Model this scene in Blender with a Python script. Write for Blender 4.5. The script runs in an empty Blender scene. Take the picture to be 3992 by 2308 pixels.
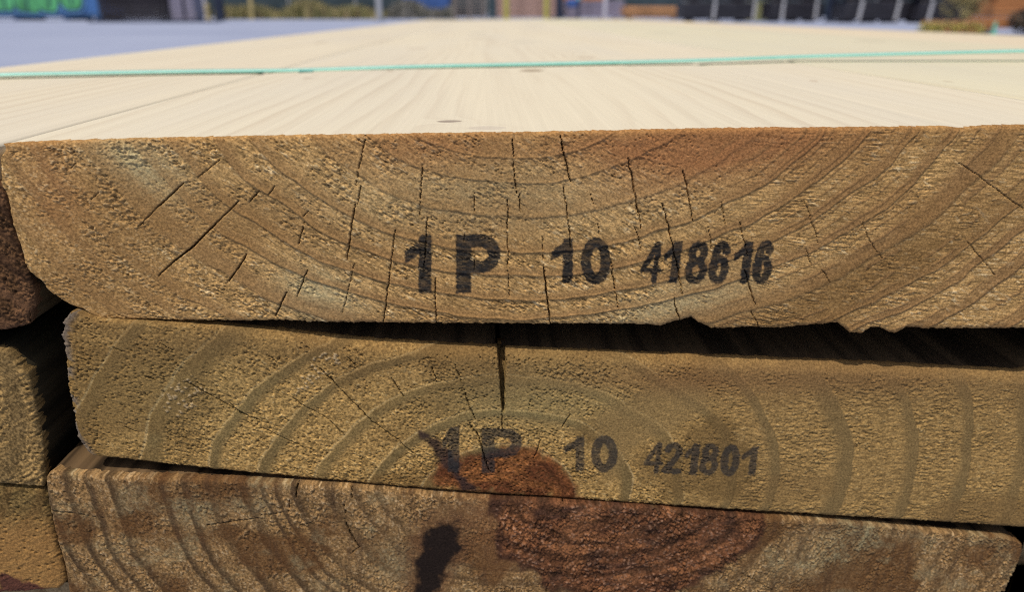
import bpy, bmesh, math, random
import numpy as np
from mathutils import Vector

S = bpy.context.scene
COL = S.collection
# ------------------------------------------------------------------ camera
cam_data = bpy.data.cameras.new("camera")
cam = bpy.data.objects.new("camera", cam_data)
COL.objects.link(cam)
S.camera = cam
cam.location = (0.0, -0.15, 0.02243)
cam.rotation_euler = (math.pi / 2 - 0.36329, 0.0, -0.03089)
cam_data.sensor_width = 36.0
cam_data.lens = 26.19
cam_data.clip_start = 0.01
cam_data.clip_end = 2000.0
cam_data.dof.use_dof = True
cam_data.dof.focus_distance = 0.163
cam_data.dof.aperture_fstop = 15.0
# ------------------------------------------------------------------ sky, sun, exposure
SUN = Vector((-0.22, -0.40, 0.90)).normalized()
world = bpy.data.worlds.new("World")
S.world = world
world.use_nodes = True
wn = world.node_tree.nodes
wl = world.node_tree.links
sky = wn.new("ShaderNodeTexSky")
sky.sky_type = 'NISHITA'
sky.sun_disc = False
sky.sun_elevation = math.asin(SUN.z)
sky.sun_rotation = math.atan2(SUN.x, SUN.y)
sky.air_density = 1.0
sky.dust_density = 2.5
sky.ozone_density = 1.0
wl.new(sky.outputs[0], wn["Background"].inputs[0])
wn["Background"].inputs[1].default_value = 0.10
sun_data = bpy.data.lights.new("sun", 'SUN')
sun_data.energy = 3.6
sun_data.angle = math.radians(0.5)
sun_data.color = (1.0, 0.93, 0.82)
sun = bpy.data.objects.new("sun", sun_data)
COL.objects.link(sun)
sun.rotation_euler = SUN.to_track_quat('Z', 'Y').to_euler()
sun.location = SUN * 30
S.view_settings.view_transform = 'Standard'
S.view_settings.look = 'None'
S.view_settings.exposure = 0.0
S.view_settings.gamma = 1.0
S.view_settings.use_curve_mapping = False
S.cycles.use_denoising = False
S.cycles.filter_width = 1.05
S.cycles.max_bounces = 6

GROUND_Z = -0.2976
random.seed(7)
rng = np.random.default_rng(7)
# outlines, cracks, stamps and stains of the board ends, in millimetres
FACE = {'A':{'top':[(-95.2,-1.52),(-89.69,-1.2),(-80.75,-1.0),(-69.78,-0.7),(-55.81,-0.52),(-40.75,-0.29),(-25.64,-0.16),(-10.44,0.02),(4.33,0.1),(15.07,0.25),(30.48,0.49),(43.37,0.68),(54.25,0.79),(58.92,0.92),(61.55,0.7),(65.2,0.74),(77.21,0.84),(92.96,0.97),(96.48,0.55),(97.73,0.85),(101.39,1.04),(108.35,1.16),(136,1.9)],'left':[(-95.2,-1.52),(-94.86,-2.63),(-95.98,-3.78),(-96.48,-4.84),(-97.09,-7.59),(-97.38,-9.65),(-96.81,-11.89),(-96.9,-14.21),(-97.03,-16.5),(-97.03,-18.92),(-96.66,-22.2),(-96.63,-25.25),(-96.46,-27.5),(-95.14,-29.32),(-94.13,-30.24),(-93.19,-32.49),(-91.0,-34.43),(-89.47,-35.56)],'bottom':[(-89.47,-35.56),(-88.0,-36.22),(-85.43,-37.37),(-83.91,-38.7),(-77.7,-39.07),(-70.14,-39.35),(-57.91,-39.63),(-45.92,-39.72),(-34.07,-40.18),(-23.57,-40.49),(-11.75,-40.83),(12.84,-41.27),(32.07,-41.77),(37.66,-42.09),(40.21,-41.14),(44.22,-40.15),(45.92,-41.4),(48.73,-42.79),(51.03,-42.88),(58.28,-42.67),(62.64,-43.04),(66.23,-42.77),(72.76,-42.18),(76.74,-41.8),(78.91,-43.13),(80.13,-44.2),(82.87,-44.61),(84.6,-43.2),(86.6,-43.04),(90.22,-44.71),(92.65,-43.12),(97.73,-43.5),(119.44,-43.79),(136,-44)],'right':[(136,1.9),(136.2,-20),(136,-44)],'cracks':[(0.66,[(-24.63,-1.04),(-25.63,-4.7),(-27.09,-10.54)]),(0.66,[(-26.02,-10.24),(-26.9,-14.06)]),(0.95,[(-27.35,-14.06),(-28.78,-20.16),(-30.11,-26.27)]),(0.42,[(-28.62,-26.93),(-31.82,-37.98)]),(0.66,[(-13.44,-5.96),(-13.96,-11.24),(-14.43,-16.96)]),(0.66,[(-12.79,-17.13),(-13.21,-22.22),(-13.99,-27.74)]),(0.66,[(-11.65,-30.25),(-11.91,-35.48),(-11.95,-41.01)]),(0.66,[(-19.58,-19.44),(-20.87,-27.01),(-23.24,-40.51)]),(0.66,[(4.8,-1.18),(5.08,-7.42),(5.63,-12.14)]),(0.66,[(6.23,-12.3),(6.31,-16.03)]),(0.95,[(14.25,-0.5),(15.15,-4.19),(16.75,-10.22)]),(0.66,[(15.16,-10.67),(15.87,-14.85),(16.83,-21.85),(17.02,-24.12)]),(0.66,[(3.65,-13.36),(3.79,-22.37),(3.84,-28.92)]),(0.42,[(3.84,-28.92),(4.08,-34.48)]),(0.42,[(10.92,-21.47),(11.49,-28.34)]),(1.35,[(11.49,-28.34),(12.23,-35.09),(13.06,-41.62)]),(0.95,[(28.06,-5.0),(29.41,-10.0),(30.46,-14.97),(31.68,-19.73)]),(0.66,[(30.42,-19.4),(31.9,-24.26)]),(0.95,[(35.72,-14.38),(37.63,-20.1),(40.24,-29.31),(41.71,-34.75)]),(0.66,[(25.66,-27.16),(26.69,-32.19),(27.89,-38.03)]),(0.42,[(22.38,-18.05),(23.04,-21.26)]),(0.42,[(20.82,-11.94),(21.37,-14.43)]),(0.42,[(-3.09,-11.93),(-3.16,-16.11)]),(0.95,[(39.76,-35.41),(41.64,-40.65)]),(0.42,[(-5.28,-19.73),(-5.34,-22.29)]),(0.42,[(-3.39,-25.55),(-3.46,-29.18)]),(0.42,[(-53.76,-4.98),(-58.34,-8.37)]),(0.95,[(-61.45,-9.55),(-65.19,-12.7),(-67.74,-14.68)]),(0.42,[(-67.74,-14.68),(-71.82,-18.52)]),(0.66,[(-50.73,-13.12),(-56.17,-18.03)]),(1.35,[(-56.17,-18.03),(-61.72,-23.04),(-66.35,-26.39)]),(0.66,[(-66.35,-26.39),(-69.73,-29.29)]),(0.42,[(-43.26,-10.28),(-44.82,-12.24)]),(0.66,[(-46.46,-11.01),(-48.69,-13.44)]),(0.42,[(-36.93,-15.38),(-38.26,-16.61)]),(0.66,[(-38.06,-17.71),(-39.77,-22.61)]),(0.95,[(-50.66,-24.44),(-52.56,-27.34),(-55.65,-30.94)]),(0.66,[(-38.47,-28.15),(-41.24,-34.12)]),(0.95,[(-43.32,-33.08),(-46.29,-38.66)]),(0.42,[(-81.78,-5.26),(-83.03,-6.43)]),(0.42,[(-78.46,-11.24),(-80.23,-12.74)]),(0.95,[(39.56,-7.63),(40.81,-11.62),(42.55,-18.22)]),(0.42,[(48.13,-14.16),(49.49,-18.92)]),(0.66,[(52.49,-18.62),(53.48,-21.85),(55.07,-26.13)]),(0.95,[(54.61,-29.12),(56.19,-33.2),(57.77,-37.01)]),(0.42,[(45.85,-19.53),(47.1,-24.41)]),(0.42,[(65.55,-13.98),(67.28,-17.79),(69.83,-23.31)]),(0.42,[(78.43,-18.52),(79.93,-21.77),(84.01,-26.75)]),(0.42,[(67.31,-24.6),(69.11,-28.27)]),(0.42,[(71.52,-29.3),(73.74,-32.2)]),(0.42,[(96.74,-6.45),(102.87,-10.18),(112.68,-16.23)]),(0.42,[(102.01,-23.28),(109.97,-31.07)]),(0.66,[(57.14,-38.57),(59.45,-42.84)]),(0.66,[(40.01,-28.64),(41.41,-34.06)])],'glyphs':[('1',[(-17.68,-20.66),(-12.04,-20.71),(-18.33,-33.53)],0.0),('P',[(-7.03,-20.76),(2.49,-20.84),(-7.37,-33.66)],0.0),('1',[(12.81,-21.72),(17.45,-21.76),(13.0,-31.9)],0.0),('0',[(19.07,-21.66),(25.46,-21.72),(19.42,-32.2)],0.0),('4',[(31.9,-22.56),(36.15,-22.6),(32.49,-32.0)],0.12),('1',[(36.59,-22.61),(40.19,-22.64),(37.27,-32.05)],0.12),('8',[(41.27,-22.54),(46.19,-22.58),(42.08,-32.22)],0.12),('6',[(46.19,-22.58),(50.79,-22.62),(47.11,-32.28)],0.12),('1',[(51.46,-22.74),(55.41,-22.78),(52.47,-32.22)],0.12),('6',[(55.61,-22.56),(60.0,-22.6),(56.75,-32.39)],0.12)],'pith':[(3.85,17.49)],'marks':[(51.48,-2.26),(82.79,-31.14),(-70.49,-4.68),(-36.8,-33.9),(40.69,-37.2),(-0.41,-12.43),(26.49,-2.14),(-13.06,-1.94),(-87.36,-8.68)]},'B':{'top':[(-88.4,-36.46),(-86.94,-37.02),(-84.51,-38.13),(-82.51,-38.71),(-71.98,-39.5),(-61.39,-40.59),(-56.06,-41.2),(-45.33,-42.79),(-26.18,-45.61),(-12.18,-46.91),(2.03,-48.1),(16.45,-49.25),(34.01,-50.55),(51.85,-51.75),(76.11,-53.46),(94.69,-54.9),(113.63,-56.51),(125.92,-57.53),(138,-55.2)],'left':[(-88.4,-36.46),(-90.06,-38.12),(-91.3,-41.29),(-91.71,-44.28),(-91.95,-48.3),(-92.44,-50.69),(-92.8,-54.57),(-92.79,-58.01),(-92.83,-62.02),(-93.41,-67.08),(-92.83,-69.24),(-91.96,-70.56),(-90.99,-72.02)],'bottom':[(-90.99,-72.02),(-83.35,-73.26),(-75.0,-74.88),(-55.16,-78.08),(-43.69,-79.87),(-25.91,-82.58),(-7.18,-85.23),(4.3,-86.73),(29.4,-89.78),(66.97,-94.19),(96.05,-97.39),(137.2,-101.98),(138,-97.2)],'right':[(138,-55.2),(138.3,-75),(138,-97.2)],'cracks':[(12.0,[(1.5,-45.3),(2.11,-47.38),(2.5,-51.39),(2.53,-58.51),(2.68,-63.45)]),(0.66,[(2.25,-63.62),(2.32,-69.04)]),(0.42,[(-8.16,-51.09),(-6.7,-55.72)]),(0.66,[(-6.26,-57.52),(-4.93,-62.65),(-3.68,-65.28)]),(0.95,[(-5.16,-66.34),(-3.11,-70.17),(-1.86,-75.58),(-0.58,-79.93)]),(0.66,[(-13.21,-52.0),(-12.24,-55.56)]),(0.66,[(-22.42,-54.2),(-19.99,-58.9)]),(0.95,[(-38.07,-51.3),(-34.44,-55.96)]),(0.42,[(-34.44,-55.96),(-31.3,-59.99)]),(0.95,[(-31.3,-59.99),(-27.51,-64.86)]),(0.42,[(-27.51,-64.86),(-22.02,-69.89),(-18.32,-74.01)]),(0.66,[(-58.47,-59.5),(-57.2,-61.69),(-52.48,-64.03)]),(0.42,[(-52.69,-65.85),(-48.53,-68.21),(-43.43,-71.39)]),(0.66,[(-44.66,-58.5),(-42.38,-60.72)]),(0.42,[(-42.38,-60.72),(-37.62,-63.79),(-33.87,-68.54)]),(0.42,[(-31.99,-48.7),(-29.73,-51.53)]),(0.66,[(11.25,-71.44),(10.62,-74.49),(9.81,-76.4)]),(0.42,[(-81.49,-45.04),(-79.58,-46.03)]),(0.42,[(-71.72,-44.12),(-69.09,-46.07)]),(0.66,[(-76.01,-52.13),(-74.29,-53.25)]),(0.66,[(-67.71,-53.59),(-62.67,-57.45),(-57.49,-61.14),(-53.33,-63.83)]),(0.42,[(-82.51,-64.65),(-80.14,-66.01)]),(0.66,[(18.16,-64.65),(16.42,-68.2)]),(0.42,[(9.0,-60.44),(8.53,-63.4)])],'glyphs':[('1',[(-11.6,-67.06),(-7.47,-67.2),(-12.02,-79.46)],0.0),('P',[(-2.37,-67.79),(7.18,-68.11),(-2.55,-80.12)],0.0),('1',[(16.86,-70.65),(21.72,-70.82),(17.1,-80.3)],0.0),('0',[(23.29,-70.6),(29.64,-70.82),(23.68,-80.84)],0.0),('4',[(36.11,-72.45),(40.45,-72.81),(36.7,-81.63)],0.1),('2',[(40.58,-72.89),(45.3,-73.27),(41.24,-81.95)],0.1),('1',[(45.81,-73.35),(49.31,-73.69),(46.57,-82.45)],0.1),('8',[(49.54,-73.49),(54.31,-73.87),(50.37,-82.6)],0.1),('0',[(54.57,-73.95),(59.36,-74.33),(55.49,-83.1)],0.1),('1',[(59.76,-74.56),(63.56,-74.91),(60.7,-83.0)],0.1)],'pith':[(1.82,-86.04)],'knot':[(-14.14,-84.43),(-14.14,-76.4),(-10.77,-74.41),(-4.15,-73.95),(3.7,-72.49),(11.59,-74.38),(17.19,-79.0),(20.42,-83.48),(22.81,-89.5),(4.92,-87.64)],'streak':[(-17.94,-67.6),(-14.15,-68.75),(-9.55,-73.76),(-7.25,-78.08),(-7.3,-80.22),(-4.3,-82.5),(-2.51,-85.86),(-7.42,-85.14),(-9.73,-80.12),(-13.24,-76.43),(-14.28,-72.19)],'wedge':[(28.55,-83.8),(35.47,-73.98),(43.75,-69.36),(52.95,-62.79),(47.53,-56.6),(37.94,-56.32),(24.6,-63.92),(23.06,-70.73)],'dim':[(52.48,-64.13),(41.61,-73.49),(33.86,-78.19),(40.25,-89.48),(62.3,-91.54),(64.73,-79.35),(57.22,-68.42)],'marks':[(-69.34,-57.0),(-37.81,-50.92),(86.56,-80.17),(-83.73,-50.88),(10.8,-60.13),(61.43,-57.0)]},'C':{'top':[(-100.66,-75.3),(-99.57,-74.66),(-96.26,-75.43),(-86.86,-76.46),(-72.47,-77.73),(-54.81,-79.36),(-45.21,-80.5),(-33.08,-81.91),(-25.74,-82.96),(-11.53,-85.29),(-2.08,-86.47),(13.13,-88.07),(35.61,-90.72),(53.64,-93.49),(82.42,-97.08),(116.54,-102.53),(126.52,-104.09),(133.16,-104.93),(135.94,-106.05)],'left':[(-100.66,-75.3),(-101.46,-76.43),(-101.69,-78.55),(-102.06,-83.43),(-102.26,-89.5),(-102.24,-98.05),(-102.38,-102.13),(-102.81,-106.25),(-103.51,-117.38),(-91.5,-124)],'bottom':[(-91.5,-124),(0,-127),(126,-132)],'right':[(135.94,-106.05),(138.28,-107.56),(138.75,-109.15),(138.75,-111.06),(138.73,-114.07),(138.18,-116.65),(137.72,-119.7),(137.48,-122.79),(129,-124),(126,-132)],'cracks':[(1.35,[(-44.87,-78.87),(-45.73,-81.39),(-45.99,-83.96)]),(0.95,[(-33.06,-81.6),(-33.37,-85.67)]),(0.66,[(-35.31,-86.7),(-35.08,-89.74)]),(0.95,[(-35.33,-90.87),(-34.53,-94.76),(-33.86,-96.35),(-32.64,-99.17)]),(0.42,[(-32.64,-99.17),(-34.85,-101.03)]),(0.66,[(-67.46,-90.78),(-60.92,-89.97),(-55.32,-89.31)]),(0.66,[(-54.94,-88.76),(-49.64,-88.08)]),(0.66,[(-47.66,-83.88),(-48.09,-87.96)]),(0.42,[(-46.67,-92.21),(-43.17,-91.43)]),(0.42,[(-101.98,-85.04),(-95.78,-86.18),(-90.69,-87.54)]),(0.42,[(63.65,-112.38),(68.13,-115.4),(72.7,-118.69)]),(0.66,[(13.93,-112.7),(13.25,-115.39)])],'pith':[(3.97,-75.54)],'knot':[(-0.35,-85.74),(-0.25,-95.06),(0.73,-105.18),(5.53,-106.24),(12.69,-112.27),(21.36,-117.71),(38.11,-119.56),(52.5,-114.58),(61.28,-108.53),(66.95,-100.05),(67.93,-94.66),(36.23,-89.32)],'blob':[(-16.27,-94.25),(-13.73,-92.5),(-9.42,-92.71),(-8.26,-96.17),(-8.05,-100.02),(-10.37,-104.56),(-12.08,-108.42),(-15.17,-114.7),(-20.01,-115.22),(-20.03,-108.77),(-19.65,-103.27),(-17.17,-101.07)],'marks':[(-69.89,-87.86),(-54.86,-85.7),(-23.61,-104.61),(86.99,-105.08),(71.45,-114.85),(4.88,-99.93),(-2.56,-90.43),(-96.27,-85.84)]},'L1':{'top':[(-232,-1.6),(-122,-1.7),(-106,-2.0),(-103.8,-3.6),(-97.46,-9.69)],'right':[(-97.46,-9.69),(-97.19,-11.94),(-97.23,-14.26),(-97.36,-16.55),(-97.37,-18.98),(-96.99,-22.26),(-96.92,-25.31),(-96.68,-27.5),(-96.41,-30.0),(-96.68,-33.8),(-96.95,-35.72),(-97.98,-37.95),(-98.73,-39.84)],'bottom':[(-232,-46),(-110.9,-41.95),(-105.38,-41.48),(-102.66,-41.16),(-100.11,-40.42),(-98.73,-39.84)],'left':[(-232,-1.6),(-232,-46)],'cracks':[(0.66,[(-98.27,-37.06),(-98.9,-39.84)])],'pith':[(-59.08,10.94)]},'L2':{'top':[(-232,-50),(-112.14,-45.88),(-106.75,-46.2),(-105.95,-46.27)],'right':[(-105.95,-46.27),(-104.35,-48.58),(-102.55,-52.04),(-102.38,-54.96),(-102.78,-63.54),(-103.12,-69.22),(-104.0,-77.2),(-104.77,-80.14),(-105.46,-81.69)],'bottom':[(-232,-84),(-120.67,-79.8),(-115.04,-80.77),(-109.31,-81.46),(-105.46,-81.69)],'left':[(-232,-50),(-232,-84)],'cracks':[],'pith':[(-147.28,-53.92)]},'L3':{'top':[(-232,-84.6),(-121.22,-80.49),(-115.56,-81.46),(-109.82,-82.23),(-105.65,-82.68)],'right':[(-105.65,-82.68),(-105.26,-83.63),(-105.84,-91.52),(-106.2,-99.75),(-105.98,-105.74),(-106.51,-110.33),(-108.9,-112.43)],'bottom':[(-232,-112),(-126.31,-113.23),(-116.84,-113.01),(-108.9,-112.43)],'left':[(-232,-84.6),(-232,-112)],'cracks':[],'pith':[(-152.03,-67.18)],'stain':[(-121.43,-105.95),(-118.28,-108.41),(-114.83,-109.7),(-111.0,-112.21),(-113.85,-113.74),(-123.23,-113.48)]}}

# ------------------------------------------------------------------ helpers
def tag(o, label=None, cat=None, group=None, kind=None):
    if label: o["label"] = label
    if cat: o["category"] = cat
    if group: o["group"] = group
    if kind: o["kind"] = kind
    return o

def empty(name, loc=(0, 0, 0), rz=0.0):
    o = bpy.data.objects.new(name, None)
    COL.objects.link(o)
    o.location = loc
    o.rotation_euler = (0, 0, rz)
    o.empty_display_size = 0.05
    return o

def link(name, me, mat=None, parent=None, loc=(0, 0, 0), rot=(0, 0, 0)):
    o = bpy.data.objects.new(name, me)
    COL.objects.link(o)
    if mat is not None and len(me.materials) == 0:
        me.materials.append(mat)
    o.parent = parent
    o.location = loc
    o.rotation_euler = rot
    return o

def np_mesh(name, verts, quads, smooth=True, colors=None, attr="wood"):
    me = bpy.data.meshes.new(name)
    v = np.asarray(verts, dtype=np.float32)
    q = np.asarray(quads, dtype=np.int32)
    me.vertices.add(len(v))
    me.vertices.foreach_set("co", v.ravel())
    me.loops.add(q.size)
    me.loops.foreach_set("vertex_index", q.ravel())
    me.polygons.add(len(q))
    k = q.shape[1]
    me.polygons.foreach_set("loop_start", np.arange(len(q), dtype=np.int32) * k)
    me.update(calc_edges=True)
    if smooth:
        me.polygons.foreach_set("use_smooth", np.ones(len(q), dtype=bool))
    if colors is not None:
        a = me.attributes.new(attr, 'FLOAT_COLOR', 'POINT')
        c = np.ones((len(v), 4), dtype=np.float32)
        c[:, :3] = colors
        a.data.foreach_set("color", c.ravel())
    me.validate()
    return me

def box_mesh(name, sx, sy, sz, bevel=0.0, seg=1):
    """box standing on z = 0, centred in x and y"""
    bm = bmesh.new()
    bmesh.ops.create_cube(bm, size=1.0)
    for v in bm.verts:
        v.co = Vector((v.co.x * sx, v.co.y * sy, (v.co.z + 0.5) * sz))
    if bevel > 0:
        bmesh.ops.bevel(bm, geom=bm.edges[:], offset=bevel, segments=seg, affect='EDGES', profile=0.6)
    me = bpy.data.meshes.new(name)
    bm.to_mesh(me)
    bm.free()
    return me

def tube_mesh(name, r, h, n=14, r2=None, cap_round=0.0):
    bm = bmesh.new()
    prof = [(r, 0.0), (r2 or r, h)]
    if cap_round > 0:
        rr = r2 or r
        prof = [(r, 0.0), (rr, h - cap_round), (rr * 0.86, h - cap_round * 0.35), (rr * 0.5, h)]
    rings = []
    for (a, z) in prof:
        rings.append([bm.verts.new((a * math.cos(2 * math.pi * i / n), a * math.sin(2 * math.pi * i / n), z)) for i in range(n)])
    for a, b in zip(rings, rings[1:]):
        for i in range(n):
            bm.faces.new((a[i], a[(i + 1) % n], b[(i + 1) % n], b[i]))
    bm.faces.new(rings[-1])
    bm.faces.new(rings[0][::-1])
    me = bpy.data.meshes.new(name)
    bm.to_mesh(me)
    bm.free()
    return me

# ------------------------------------------------------------------ numpy noise
_T = rng.random((8, 256, 256))
def vn(x, y, seed=0):
    """smooth value noise in 0..1"""
    t = _T[seed % 8]
    o = (seed // 8) * 37 + seed * 11
    xi = np.floor(x).astype(np.int64); yi = np.floor(y).astype(np.int64)
    fx = x - xi; fy = y - yi
    fx = fx * fx * (3 - 2 * fx); fy = fy * fy * (3 - 2 * fy)
    xi = xi + o; yi = yi + 2 * o
    a = t[yi & 255, xi & 255]; b = t[yi & 255, (xi + 1) & 255]
    c = t[(yi + 1) & 255, xi & 255]; d = t[(yi + 1) & 255, (xi + 1) & 255]
    return (a * (1 - fx) + b * fx) * (1 - fy) + (c * (1 - fx) + d * fx) * fy

def fbm(x, y, seed=0, oct=3, gain=0.5):
    s = 0.0; a = 1.0; n = 0.0
    for i in range(oct):
        s = s + a * vn(x * 2.03 ** i, y * 2.03 ** i, seed + i * 3)
        n += a; a *= gain
    return s / n

def cell(x, y, seed=0):
    """distance to the nearest scattered point and that point's random value"""
    xi = np.floor(x).astype(np.int64); yi = np.floor(y).astype(np.int64)
    best = np.full(x.shape, 9.0); val = np.zeros(x.shape)
    t1 = _T[seed % 8]; t2 = _T[(seed + 1) % 8]; t3 = _T[(seed + 2) % 8]
    for dy in (-1, 0, 1):
        for dx in (-1, 0, 1):
            cx = xi + dx; cy = yi + dy
            i, j = cy & 255, cx & 255
            px = cx + t1[i, j]; py = cy + t2[i, j]
            dd = np.hypot(px - x, py - y)
            m = dd < best
            best = np.where(m, dd, best); val = np.where(m, t3[i, j], val)
    return best, val

def sstep(a, b, x):
    t = np.clip((x - a) / (b - a), 0, 1)
    return t * t * (3 - 2 * t)

def seg_dist(U, Z, p, q):
    px, pz = p; qx, qz = q
    dx, dz = qx - px, qz - pz
    L = dx * dx + dz * dz + 1e-9
    t = np.clip(((U - px) * dx + (Z - pz) * dz) / L, 0, 1)
    return np.hypot(U - px - t * dx, Z - pz - t * dz), t

def poly_sdf(U, Z, pts):
    """signed distance to a polygon, negative inside"""
    d = np.full(U.shape, 1e9); ins = np.zeros(U.shape, dtype=bool)
    n = len(pts)
    for i in range(n):
        p, q = pts[i], pts[(i + 1) % n]
        d = np.minimum(d, seg_dist(U, Z, p, q)[0])
        c = ((p[1] > Z) != (q[1] > Z)) & (U < (q[0] - p[0]) * (Z - p[1]) / ((q[1] - p[1]) + 1e-12) + p[0])
        ins ^= c
    return np.where(ins, -d, d)

def blob(U, Z, c, ru, rz, ang=0.0):
    a = math.radians(ang)
    x = (U - c[0]) * math.cos(a) + (Z - c[1]) * math.sin(a)
    y = -(U - c[0]) * math.sin(a) + (Z - c[1]) * math.cos(a)
    return np.exp(-((x / ru) ** 2 + (y / rz) ** 2))

def resample(pts, n=None, s=None):
    p = np.asarray(pts, dtype=float)
    d = np.concatenate([[0], np.cumsum(np.hypot(*np.diff(p, axis=0).T))])
    d /= d[-1]
    if s is None:
        s = np.linspace(0, 1, n)
    return np.stack([np.interp(s, d, p[:, 0]), np.interp(s, d, p[:, 1])], 1)

def mix(a, b, m):
    m = np.asarray(m)[..., None]
    return a * (1 - m) + np.asarray(b) * m

# ------------------------------------------------------------------ stamped characters
def arc(cx, cy, rx, ry, a0, a1, n=14):
    return [(cx + rx * math.cos(math.radians(a0 + (a1 - a0) * i / n)), cy + ry * math.sin(math.radians(a0 + (a1 - a0) * i / n))) for i in range(n + 1)]

def glyph_sdf(ch, X, Y, ar):
    """X in 0..ar, Y in 0..1 downwards, in units of the letter height; negative inside"""
    def stroke(paths, th):
        d = np.full(X.shape, 9.0)
        for p in paths:
            for a, b in zip(p, p[1:]):
                d = np.minimum(d, seg_dist(X, Y, a, b)[0])
        return d - th
    if ch == '1':
        w = 0.21
        return poly_sdf(X, Y, [(ar - w + .03, 0), (ar, 0), (ar, 1), (ar - w, 1), (ar - w, .34), (0.06, .47), (0, .46), (0, .30), (ar - w - .02, .12)])
    if ch == 'P':
        c = ar - .115 - .21
        st = poly_sdf(X, Y, [(0, 0), (.25, 0), (.25, 1), (0, 1)])
        bw = stroke([[(.12, .105), (c, .105)] + arc(c, .325, .21, .22, -90, 90) + [(.12, .545)]], .105)
        return np.minimum(st, bw)
    if ch == '0':
        return stroke([arc(ar / 2, .5, ar / 2 - .105, .40, 0, 360, 30)], .105)
    if ch == '8':
        return stroke([arc(ar / 2, .275, ar / 2 - .12, .185, 0, 360, 22), arc(ar / 2, .70, ar / 2 - .09, .215, 0, 360, 22)], .088)
    if ch == '6':
        return stroke([arc(ar / 2, .665, ar / 2 - .09, .245, 0, 360, 24), arc(ar / 2 + .02, .5, ar / 2 - .10, .41, 160, 322, 20)], .09)
    if ch == '4':
        return stroke([[(ar - .13, .07), (.06, .66)], [(.06, .69), (ar - .02, .69)], [(ar - .11, .07), (ar - .11, .94)]], .068)
    if ch == '2':
        return stroke([arc(ar / 2, .30, ar / 2 - .1, .21, 195, 375, 18) + [(ar - .16, .46), (.12, .88)], [(.09, .905), (ar - .07, .905)]], .092)
    return np.full(X.shape, 9.0)

def ink_mask(U, Z, glyphs, seed):
    ink = np.zeros(U.shape)
    jag = (fbm(U / .45, Z / .45, seed, 2) - .5)
    for ch, (tl, tr, bl), slant in glyphs:
        e1 = np.array(tr) - np.array(tl); e2 = np.array(bl) - np.array(tl)
        w = np.hypot(*e1); hgt = np.hypot(*e2); ar = w / hgt
        sel = (U > min(tl[0], bl[0]) - 2) & (U < max(tr[0], tr[0] + e2[0]) + 2) & (Z < max(tl[1], tr[1]) + 2) & (Z > min(bl[1], bl[1] + e1[1]) - 2)
        du = U[sel] - tl[0]; dz = Z[sel] - tl[1]
        det = e1[0] * e2[1] - e1[1] * e2[0]
        a = (du * e2[1] - dz * e2[0]) / det * ar
        b = (-du * e1[1] + dz * e1[0]) / det
        a = a - slant * (1 - b) + slant * .5
        sd = glyph_sdf(ch, a, b, ar) * hgt + jag[sel] * .55
        ink[sel] = np.maximum(ink[sel], 1 - sstep(-.16, .16, sd))
    return ink

# ------------------------------------------------------------------ wood materials
def new_mat(name):
    m = bpy.data.materials.new(name)
    m.use_nodes = True
    nt = m.node_tree
    return m, nt, nt.nodes["Principled BSDF"]

def N(nt, t, **kw):
    n = nt.nodes.new(t)
    for k, v in kw.items():
        setattr(n, k, v)
    return n

def M(nt, op, a, b=None, c=None):
    n = nt.nodes.new("ShaderNodeMath"); n.operation = op
    for i, x in enumerate((a, b, c)):
        if x is None: continue
        if isinstance(x, (int, float)): n.inputs[i].default_value = x
        else: nt.links.new(x, n.inputs[i])
    return n.outputs[0]

def MIX(nt, f, a, b, mode='MIX'):
    n = nt.nodes.new("ShaderNodeMix"); n.data_type = 'RGBA'; n.blend_type = mode
    for i, x in ((0, f), (6, a), (7, b)):
        if isinstance(x, (int, float)): n.inputs[i].default_value = x
        elif isinstance(x, tuple): n.inputs[i].default_value = (*x, 1.0) if len(x) == 3 else x
        else: nt.links.new(x, n.inputs[i])
    return n.outputs[2]

def NOISE(nt, vec, scale, detail=3.0, rough=0.55):
    n = nt.nodes.new("ShaderNodeTexNoise")
    n.inputs["Scale"].default_value = scale
    n.inputs["Detail"].default_value = detail
    n.inputs["Roughness"].default_value = rough
    nt.links.new(vec, n.inputs["Vector"])
    return n.outputs["Fac"]

def MAP(nt, vec, scale=(1, 1, 1), loc=(0, 0, 0)):
    n = nt.nodes.new("ShaderNodeMapping")
    n.inputs["Scale"].default_value = scale
    n.inputs["Location"].default_value = loc
    nt.links.new(vec, n.inputs["Vector"])
    return n.outputs[0]

def RAMP(nt, f, stops):
    n = nt.nodes.new("ShaderNodeValToRGB")
    e = n.color_ramp.elements
    while len(e) < len(stops): e.new(0.5)
    for el, (p, c) in zip(e, stops):
        el.position = p; el.color = (*c, 1.0)
    nt.links.new(f, n.inputs[0])
    return n.outputs[0]

def end_grain_material():
    m, nt, bs = new_mat("sawn_end_grain")
    at = N(nt, "ShaderNodeAttribute", attribute_name="wood")
    tc = N(nt, "ShaderNodeTexCoord")
    f = NOISE(nt, tc.outputs["Object"], 2300.0, 3.0, 0.7)
    v = RAMP(nt, f, [(0.30, (0.55, 0.52, 0.50)), (0.5, (0.98, 0.98, 0.98)), (0.72, (1.55, 1.52, 1.48))])
    nt.links.new(MIX(nt, 1.0, at.outputs["Color"], v, 'MULTIPLY'), bs.inputs["Base Color"])
    bs.inputs["Roughness"].default_value = 0.9
    bs.inputs["Specular IOR Level"].default_value = 0.06
    b = N(nt, "ShaderNodeBump")
    b.inputs["Strength"].default_value = 0.5
    b.inputs["Distance"].default_value = 0.0003
    nt.links.new(f, b.inputs["Height"])
    nt.links.new(b.outputs[0], bs.inputs["Normal"])
    return m

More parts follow.
